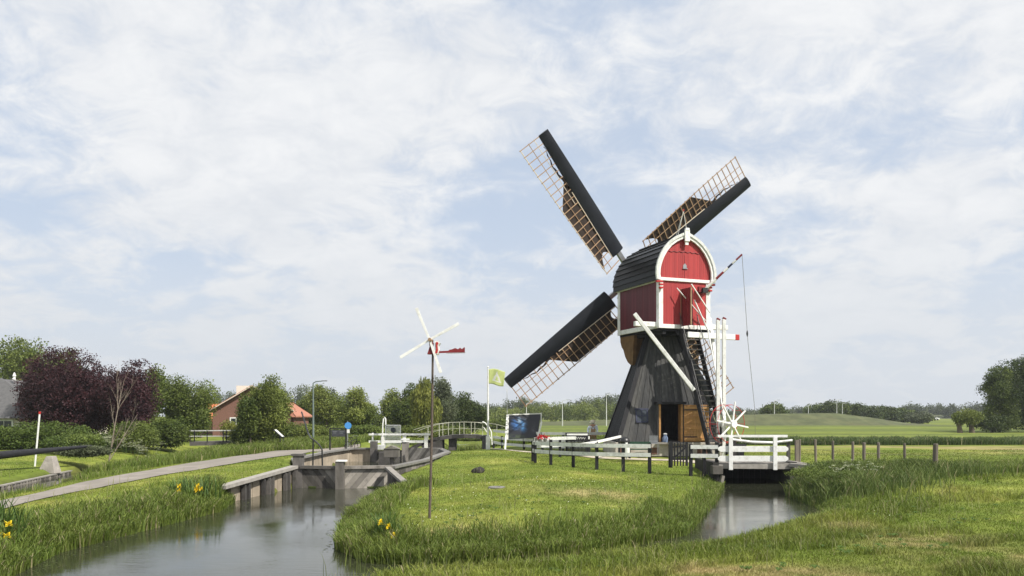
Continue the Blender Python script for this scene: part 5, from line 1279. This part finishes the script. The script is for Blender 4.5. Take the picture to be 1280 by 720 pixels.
# cow parsley umbels
def umbels(name,pts,label,grp,rad=.07,h=(.5,.8)):
    x0,y0=pts[0]; f=empty(name,(x0,y0,zat(x0,y0)),label,'cow parsley',grp); ms=MB();mu=MB()
    for x,y in pts:
        z=zat(x,y); hh=random.uniform(*h); ms.tube([(x,y,z),(x+random.gauss(0,.05),y,z+hh)],.008,4)
        for k in range(5):
            c=Vector((x+random.gauss(0,.12),y+random.gauss(0,.12),z+hh+random.gauss(0,.07)))
            for j in range(8):
                q_=c+Vector((random.gauss(0,rad*.6),random.gauss(0,rad*.6),random.gauss(0,.012))); r=rad*.28; mu.face([q_+Vector((-r,-r,0)),q_+Vector((r,-r,.006)),q_+Vector((r,r,0)),q_+Vector((-r,r,.006))])
    ms.build('stem','iris_leaf',f); mu.build('umbel','umbel',f); f['kind']='stuff'; del f['category']; del f['group']
umbels('cow_parsley',[(11.9+random.gauss(0,.45),27.9+random.gauss(0,.5)) for _ in range(10)],'pale umbels of cow parsley in the rank growth right of the bridge pool','cow parsley stands',.05,(.6,.8))
umbels('cow_parsley',[(G(370,550).x+random.uniform(-2.2,1.8),random.uniform(50,54)) for _ in range(110)],'creamy drift of cow parsley behind the slanted reading panel','cow parsley stands',.09,(.5,1.0))
umbels('cow_parsley',[(G(218,566).x+random.gauss(0,.25),G(218,566).y+random.gauss(0,.3)) for _ in range(5)],'small white cow parsley tuft left of the ditch footbridge','cow parsley stands',.05,(.4,.7))
# ------------------------------------------------------------------ trees
def crown_arrays(c,rx,ry,rz_,n,leaf,lobes=16,lobe_r=.42,droop=0,flat=0,seed=0,dens=.55,sprig=.03):
    """leaf quads in clumps on lobes spread through an ellipsoid"""
    r=np.random.default_rng(seed); L=[]; n=int(n*1.5); leaf=leaf*.84
    for i in range(lobes):
        d=r.normal(size=3); d/=np.linalg.norm(d); q=r.random()**.45*(1-lobe_r*.75)*r.uniform(.7,1.12); cz=d[2]*q
        s=lobe_r*r.uniform(.5,1.12); L.append((d[0]*q,d[1]*q,cz,s))
    L=np.array(L); wgt=L[:,3]**2; wgt/=wgt.sum()
    ncl=max(12,int(n/14)); li=r.choice(len(L),ncl,p=wgt); d=r.normal(size=(ncl,3)); d/=np.linalg.norm(d,axis=1)[:,None]
    rad=L[li,3]*np.where(r.random(ncl)<dens,r.uniform(.84,1.0,ncl),r.uniform(.2,.9,ncl)); rad*=np.where(r.random(ncl)<sprig,1.22,1)
    C=L[li,:3]+d*rad[:,None]; sc=np.array([rx,ry,rz_]); C=C*sc
    cv=.55*r.random(len(L))[li]+.45*r.random(ncl)
    ci=np.repeat(np.arange(ncl),14); N=len(ci); sp=leaf*1.5
    off=np.clip(r.normal(size=(N,3)),-1.5,1.5)*sp*np.array([1,1,.75])
    if droop: off[:,2]=-np.abs(r.normal(size=N))*sp*droop; off[:,:2]*=.5
    Q=C[ci]+off; lo=np.percentile(Q,.05,axis=0); hi=np.percentile(Q,99.95,axis=0); tgt=sc*2; mid=(lo+hi)/2; Q=(Q-mid)*(tgt/(hi-lo))
    a=r.normal(size=(N,3)); a/=np.linalg.norm(a,axis=1)[:,None]
    if droop: a=a*.35+np.array([0,0,-1]); a/=np.linalg.norm(a,axis=1)[:,None]
    b=np.cross(a,r.normal(size=(N,3))); b/=np.linalg.norm(b,axis=1)[:,None]
    s=leaf*r.uniform(.6,1.25,N)[:,None]; la=1.0 if not droop else 2.2
    V_=np.stack([Q-a*s*la*.6,Q+b*s*.42,Q+a*s*la*.6,Q-b*s*.42],1)+np.array(c)
    v=np.clip((cv[ci]-.5)*1.25+.5+(r.random(N)-.5)*.4,0,1)
    return V_.reshape(-1,3),v
def mk(name,V_,v,mat,parent=None,loc=None):
    F_=np.arange(len(V_)).reshape(-1,4); return mesh_np(name,V_,F_,mat,vals=v,parent=parent,loc=loc)
def limbs(m,base,h,r0,rx,top,seed,n=6,lean=0):
    rr=random.Random(seed); b=Vector(base); t=b+Vector((lean,0,h)); m.tube([b-Vector((0,0,.2)),b.lerp(t,.35)+Vector((rr.uniform(-.1,.1),0,0)),b.lerp(t,.7),t],[r0*1.25,r0,r0*.75,r0*.35],9)
    for i in range(n):
        s=b.lerp(t,rr.uniform(.3,.9)); a=rr.uniform(0,6.28); e=s+Vector((math.cos(a)*rx*rr.uniform(.4,.75),math.sin(a)*rx*rr.uniform(.4,.75),(top-s.z+b.z)*rr.uniform(.3,.65))); mid=s.lerp(e,.5)+Vector((0,0,.1*rx)); m.tube([s,mid,e],[r0*.45,r0*.3,r0*.1],6)
def tree(name,label,px,wpx,pt,Y,mat,n,leaf,hb=.12,cat='tree',grp=None,seed=None,**k):
    c=P(px,pt,Y); top=c.z; base=Vector((c.x,Y,zat(c.x,Y))); seed=seed or int(px*7+Y)
    rx=wpx/F0*Y/2; zb=top*hb; rz_=(top-zb)/2; t=empty(name,tuple(base),label,cat,grp)
    m=MB(); limbs(m,base,top*.72,max(.07,rx*.06),rx,top,seed); m.build('trunk','bark',t,smooth=True)
    V_,v=crown_arrays((c.x,Y,zb+rz_),rx,rx*.9,rz_,n,leaf,seed=seed,**k); mk('crown',V_,v,mat,t); return t
tree('copper_beech','broad dark purple copper beech at the left',97,152,437,60,'leaf_purple',60000,.14,.0,lobes=44,lobe_r=.5,dens=.75)
tree('copper_beech','smaller purple tree behind the bare white-stemmed tree',156,84,450,58,'leaf_purple',30000,.14,.06,lobes=26,lobe_r=.42,dens=.7)
tree('leafy_tree','tall light green tree behind the slate house',30,80,421,95,'leaf_light',14000,.26,.2,lobes=20)
tree('leafy_tree','light green tree top showing just behind the purple beech, left of it',72,56,436,92,'leaf_mid',9000,.26,.2)
tree('leafy_tree','green tree crown peeping right of the smaller purple tree',192,40,455,75,'leaf_mid',7000,.2,.2)
tree('leafy_tree','round mid-green tree left of the ditch footbridge',236,76,470,66,'leaf_mid',22000,.15,.04,lobes=24)
tree('leafy_tree','dark rounded green tree right above the ditch footbridge',252,28,486,74,'leaf_mid',8000,.16,.05)
tree('leafy_tree','upright yellow-green topped tree hiding the brick house',330,64,470,57,'leaf_light',26000,.12,.05,lobes=30,lobe_r=.3)
tree('leafy_tree','narrow side tree leaning on the upright tree before brick house',312,34,492,56,'leaf_mid',11000,.12,.03,lobes=16)
tree('leafy_bush','pale yellow-green bush in front of the orange cottage',289,30,524,64,'leaf_yellow',3500,.13,.02,cat='bush')
tree('leafy_tree','rounded pale green tree behind the street lamp',408,52,481,95,'leaf_light',10000,.22,.1)
tree('leafy_tree','dark green tree with pale stem above the blue sign',446,56,484,78,'leaf_light',16000,.17,.1,lobes=16,lobe_r=.34)
tree('leafy_tree','dark green tree between lamp and blue sign',388,44,496,99,'leaf_mid',9000,.18,.1)
tree('leafy_tree','yellow-green willow half hidden at left of the dark poplar group',492,36,486,92,'leaf_light',8000,.2,.05)
tree('leafy_tree','large dark green tree beside the yellow weeping willow',507,48,479,86,'leaf_mid',18000,.17,.03,lobes=22)
tree('weeping_willow','yellow-green weeping willow behind the garden windmill pole',532,40,473,80,'leaf_yellow',12000,.15,.04,droop=2.2)
tree('leafy_tree','tall grey-green tree right of the weeping willow',556,44,471,105,'leaf_grey',13000,.2,.05,lobes=22)
tree('leafy_bush','low grey-green rounded willow behind the arched footbridge',553,40,500,82,'leaf_grey',9000,.16,.02,cat='tree')
tree('leafy_tree','dark round tree left of the flagpole',590,46,490,98,'leaf_dark',11000,.2,.04)
tree('field_tree','large dense dark tree cut by the right picture edge',1290,112,434,100,'leaf_dark',42000,.19,.02,lobes=46,lobe_r=.25,dens=.7)
tree('field_tree','slim outer tree leaning from the dense dark tree at right',1249,44,458,98,'leaf_mid',16000,.17,.06,lobes=26,lobe_r=.32)
tree('leafy_bush','dark undergrowth bush at the foot of the dense right tree',1240,58,518,98,'leaf_dark',9000,.18,.0,cat='bush')
tree('field_tree','dome-shaped green tree standing on the dyke',969,38,502.5,185,'leaf_mid',9000,.35,-.25,lobes=14,lobe_r=.62,dens=.85)
for px,wd_,pt,Y,lb_,mt_ in ((1035,34,500,200,'rounded tree cluster behind the white van','leaf_dark'),(1018,32,505,215,'low tree left behind the white van','leaf_mid'),(1056,34,502,205,'rounded tree right behind the light masts on dyke','leaf_mid'),(1073,16,503,195,'small spiky tree at the end of the dyke','leaf_dark'),(1092,40,507,190,'broad dark tree at the foot of the dyke end','leaf_dark'),(1112,30,507,195,'dark tree right of the broad one at dyke foot','leaf_dark'),(1148,34,514,190,'pale rounded bush tree left of the white car','leaf_grey'),(1131,30,510,205,'mid-green field tree behind the pale rounded bush tree','leaf_mid')):
    tree('field_tree',lb_,px,wd_,pt,Y,mt_,4500,.4,-.05,lobes=10,lobe_r=.55,dens=.8)
# pollard willows
for px,pt,wd_,lb_ in ((1199,515,20,'left smaller pollard willow of the pair in meadow'),(1214,511,27,'right larger pollard willow of the pair in meadow')):
    Y=96; c=P(px,pt,Y); t=empty('pollard_willow',(c.x,Y,0),lb_,'tree','pollard willows in the meadow'); m=MB(); m.tube([(c.x+.1,Y,-.1),(c.x,Y,.7),(c.x-.05,Y,1.4)],[.34,.26,.34],9); m.build('trunk','bark',t,smooth=True)
    V_,v=crown_arrays((c.x,Y,c.z*.66),wd_/F0*Y/2,wd_/F0*Y/2,c.z*.36,4500,.16,seed=px,lobes=10,lobe_r=.5); mk('crown',V_,v,'leaf_light',t)
# bare white-stemmed tree
def bare():
    g=G(136,577); Y=g.y; t=empty('bare_tree',tuple(g),'slender pale-stemmed tree with almost bare twigs before the purple beech','tree'); m=MB()
    def br(p,d,L,r,dep):
        pts=[p];q_=p.copy();dd=d.copy()
        for i in range(4):
            dd=(dd+Vector((random.gauss(0,.04),random.gauss(0,.04),.02))).normalized(); q_=q_+dd*L/4; pts.append(q_.copy())
        m.tube(pts,[r,r*.85,r*.7,r*.55,r*.4],6,cap=False)
        if dep>0:
            for i in range(5 if dep>1 else 6):
                s=pts[random.randint(1,4)]; a=random.uniform(0,6.28); nd_=(dd+Vector((math.cos(a),math.sin(a)*.7,.35))*.42).normalized(); br(s,nd_,L*random.uniform(.3,.5),r*.38,dep-1)
    br(P(136,577,Y),(P(143,520,Y)-P(136,577,Y)).normalized(),4.0,.042,3); br(P(137,575,Y),(P(166,520,Y)-P(137,575,Y)).normalized(),3.0,.03,3)
    m.build('trunk','bark_pale',t,smooth=True)
bare()
# hedges and bushes
def bush(label,px,wpx,pt,Y,mat,n,leaf,name='bush',cat='bush',dy=1.0,base=0):
    c=P(px,pt,Y); rx=wpx/F0*Y/2; h=c.z; o=empty(name,(c.x,Y,zat(c.x,Y)),label,cat)
    V_,v=crown_arrays((c.x,Y,h*.46+base),rx,dy,h*.54,n,leaf,seed=int(px*3+Y),lobes=22,lobe_r=.45,dens=.75); mk('foliage',V_,v,mat,o); return o
bush('long clipped green hedge below the slate house',30,170,527,50,'leaf_hedge',26000,.12,'hedge','hedge',1.6)
bush('sloping end of the green hedge behind the marker pole',92,80,541,47,'leaf_hedge',14000,.11,'hedge','hedge',1.3)
bush('brownish-green low shrub at the foot of the bare tree',106,70,556,42,'leaf_grey',9000,.09,'bush','bush',.8)
bush('spreading mid-green bush right of the bare tree',172,60,526,52,'leaf_mid',15000,.11,dy=1.3)
bush('dense dark bush between bare tree and ditch footbridge',206,60,522,56,'leaf_mid',18000,.12,dy=1.4)
bush('low dark bush under the purple beech',150,90,540,54,'leaf_dark',14000,.12,dy=1.2)
bush('small bush at the right end of the ditch footbridge',303,26,534,57,'leaf_mid',6000,.1)
bush('green shrubbery right of the orange-roofed wing',388,52,530,66,'leaf_light',12000,.13,dy=1.2)
bush('light green shrub row behind the white lock railing',545,110,531,74,'leaf_light',9000,.15,'hedge','hedge',.9)
bush('low light shrub row behind blue sign',440,90,531,72,'leaf_hedge',8000,.14,'hedge','hedge',.9)
bush('shrub bank in front of the dark trees at the lamp',350,80,528,68,'leaf_mid',9000,.13,dy=1.2)
bush('green scrub seen below the arched footbridge',586,44,546,67,'leaf_mid',6000,.12,dy=.9)
Vs=[];vs=[]
for i,(bx,by,rx_,ry_,hh_,zz) in enumerate(POOL):
    V_,v=crown_arrays((bx,by,zz+hh_*.42),rx_,ry_,hh_*.55,14000,.05,lobes=34,lobe_r=.30,seed=i+900,dens=.8); Vs.append(V_);vs.append(v)
tag(mk('undergrowth',np.concatenate(Vs),np.concatenate(vs),'leaf_hedge'),'rank leafy growth on the bank right of the bridge pool',kind='stuff')
# far woods that read as one mass
def wood(name,label,x0,x1,Y,tops,mat,n,leaf,wr=(16,30),step=9,var=3.2):
    Vs=[];vs=[];px=x0; i=0
    while px<x1:
        pt=np.interp(px,[t[0] for t in tops],[t[1] for t in tops])+random.uniform(-var,var*.6); w_=random.uniform(*wr); Yy=Y*random.uniform(.94,1.08); c=P(px,pt,Yy); h=c.z
        V_,v=crown_arrays((c.x,Yy,h*.48),w_/F0*Yy/2,w_/F0*Yy/2,h*.56,n,leaf,seed=i+int(px),lobes=9,lobe_r=.5,dens=.8); Vs.append(V_);vs.append(np.clip(v*.5+random.random()*.6-.05,0,1)); px+=step*random.uniform(.7,1.3); i+=1
    o=mk(name,np.concatenate(Vs),np.concatenate(vs),mat); tag(o,label,kind='stuff')
wood('far_wood','distant blue-green wood beyond the canal',560,800,330,[(560,505),(620,507),(645,500),(660,499),(690,508),(720,502),(735,498),(770,494),(800,500)],'leaf_far',1300,.55,step=8)
wood('mid_wood','belt of rounded green trees left of the mill',600,790,235,[(600,512),(640,510),(690,504),(720,504),(760,500),(790,510)],'leaf_light',900,.45,(18,30),9)
wood('far_wood','distant dark wood behind the houses',255,460,300,[(255,500),(285,490),(300,487),(340,492),(365,485),(400,484),(430,492),(460,500)],'leaf_far',1300,.5,step=8)
wood('far_wood','distant wood line along the right horizon',900,1290,420,[(900,512),(960,513),(1000,509),(1060,508),(1110,509),(1150,506),(1180,505),(1225,507),(1290,507)],'leaf_far',900,.7,(10,28),7,4.5)
wood('far_wood','low distant wood line behind the mill',780,960,400,[(780,511),(850,512),(900,512),(960,514)],'leaf_far',800,.7,(14,26),9)
wood('mid_wood','low tree belt left of the canal trees',372,640,125,[(372,512),(420,508),(470,515),(500,512),(600,520),(640,522)],'leaf_mid',1100,.28,(20,34),12)
# ------------------------------------------------------------------ air, sky, sun, camera
hz=MB(); hz.box((0,420,33),(1810,970,71)); 
m=bpy.data.materials.new('haze'); m.use_nodes=True; nt=m.node_tree
for n_ in list(nt.nodes): nt.nodes.remove(n_)
o_=nd(nt,'ShaderNodeOutputMaterial'); v_=nd(nt,'ShaderNodeVolumePrincipled'); v_.inputs['Density'].default_value=HAZE; v_.inputs['Color'].default_value=(.90,.94,1,1); v_.inputs['Anisotropy'].default_value=.25
nt.links.new(v_.outputs[0],o_.inputs['Volume']); MT['haze']=m
if HAZE>0:
    tag(hz.build('haze','haze'),kind='stuff')
EL=R(48); AZ=R(36)  # sun to the right, a little in front of the camera plane towards the viewer
sv=Vector((math.cos(AZ)*math.cos(EL),-math.sin(AZ)*math.cos(EL),math.sin(EL)))
sl=bpy.data.lights.new('sun','SUN'); sl.energy=SUN; sl.angle=R(.6); sl.color=(1,.95,.87); so=bpy.data.objects.new('sun',sl); so.rotation_euler=(-sv).to_track_quat('-Z','Y').to_euler(); so.location=(0,0,50); COL.objects.link(so)
wd=bpy.data.worlds.new('World'); S.world=wd; wd.use_nodes=True; nt=wd.node_tree; L=nt.links; bg=nt.nodes['Background']
sky=nd(nt,'ShaderNodeTexSky'); sky.sky_type='NISHITA'; sky.sun_disc=False; sky.sun_elevation=EL; sky.sun_rotation=math.atan2(sv.x,sv.y); sky.dust_density=2.5; sky.air_density=1
tc=nd(nt,'ShaderNodeTexCoord'); sp=nd(nt,'ShaderNodeSeparateXYZ'); L.new(tc.outputs['Generated'],sp.inputs[0])
def mth(op,a,b=None,cl=False):
    n=nd(nt,'ShaderNodeMath',operation=op); n.use_clamp=cl
    for i,x in enumerate((a,b)):
        if x is None: continue
        if hasattr(x,'links'): L.new(x,n.inputs[i])
        else: n.inputs[i].default_value=x
    return n.outputs[0]
zc_=mth('ADD',mth('MAXIMUM',sp.outputs[2],0.0),.34); cb_=nd(nt,'ShaderNodeCombineXYZ'); L.new(mth('DIVIDE',sp.outputs[0],zc_),cb_.inputs[0]); L.new(mth('DIVIDE',sp.outputs[1],zc_),cb_.inputs[1])
def mapr(x,a,b,c,d,sm=True):
    n=nd(nt,'ShaderNodeMapRange'); n.interpolation_type='SMOOTHSTEP' if sm else 'LINEAR'; L.new(x,n.inputs[0]); n.inputs[1].default_value=a;n.inputs[2].default_value=b;n.inputs[3].default_value=c;n.inputs[4].default_value=d; return n.outputs[0]
def noi(sc,det,ro,st=(1,1,1),loc=(0,0,0),dist=0,rot=0):
    mp=nd(nt,'ShaderNodeMapping'); mp.inputs['Scale'].default_value=st; mp.inputs['Location'].default_value=loc; mp.inputs['Rotation'].default_value=(0,0,rot); L.new(cb_.outputs[0],mp.inputs[0]); n=nd(nt,'ShaderNodeTexNoise'); n.inputs['Scale'].default_value=sc; n.inputs['Detail'].default_value=det; n.inputs['Roughness'].default_value=ro; n.inputs['Distortion'].default_value=dist; L.new(mp.outputs[0],n.inputs['Vector']); return n.outputs['Fac']
big=noi(1.7,3,.5,loc=SKYLOC,dist=.3); fine=noi(9.5,10,.66,(1,1,1),(3.1,1.7,0),.5); wis=noi(3.6,8,.6,(1.0,1.4,1),(5.5,2.3,0),.6,.5)
cov=mth('ADD',mth('MULTIPLY',big,.60),mth('ADD',mth('MULTIPLY',fine,.30),mth('MULTIPLY',wis,.24)))
mask=mapr(cov,.44,.61,0,1)
hor=mapr(sp.outputs[2],.0,.26,1,0)
mask2=mth('MAXIMUM',mth('MULTIPLY',mask,.93),mth('MULTIPLY',hor,.72))
skys=nd(nt,'ShaderNodeVectorMath',operation='SCALE'); L.new(sky.outputs[0],skys.inputs[0]); skys.inputs['Scale'].default_value=SKYS
# thin high veil over the blue
veil=nd(nt,'ShaderNodeMix',data_type='RGBA'); veil.inputs[0].default_value=.76; L.new(skys.outputs[0],veil.inputs[6]); veil.inputs[7].default_value=(.52,.60,.725,1)
cc=nd(nt,'ShaderNodeMix',data_type='RGBA'); L.new(mapr(mth('ADD',mth('MULTIPLY',fine,.6),mth('MULTIPLY',wis,.4)),.35,.65,0,1),cc.inputs[0]); cc.inputs[6].default_value=(.64,.66,.69,1); cc.inputs[7].default_value=(.765,.77,.775,1)
hc=nd(nt,'ShaderNodeMix',data_type='RGBA'); L.new(mapr(sp.outputs[2],.0,.30,1,0),hc.inputs[0]); L.new(cc.outputs[2],hc.inputs[6]); hc.inputs[7].default_value=(.605,.63,.66,1)
fx=nd(nt,'ShaderNodeMix',data_type='RGBA'); L.new(mask2,fx.inputs[0]); L.new(veil.outputs[2],fx.inputs[6]); L.new(hc.outputs[2],fx.inputs[7])
L.new(fx.outputs[2],bg.inputs[0]); bg.inputs[1].default_value=1.0
cam=bpy.data.cameras.new('camera'); cam.sensor_width=36; cam.lens=28.125; cam.shift_y=158/1280; cam.clip_end=9000; cam.clip_start=.1; co=bpy.data.objects.new('camera',cam); co.location=(0,0,CH); co.rotation_euler=(R(90),0,0); COL.objects.link(co); S.camera=co
S.render.engine='CYCLES'; S.cycles.use_denoising=True; S.cycles.max_bounces=8; S.cycles.transparent_max_bounces=8; S.cycles.volume_bounces=0; S.cycles.diffuse_bounces=3; S.cycles.caustics_reflective=False; S.cycles.caustics_refractive=False
S.view_settings.view_transform='Standard'; S.view_settings.look='None'; S.view_settings.exposure=EXPO; S.view_settings.gamma=1
S.render.resolution_x=1024; S.render.resolution_y=576
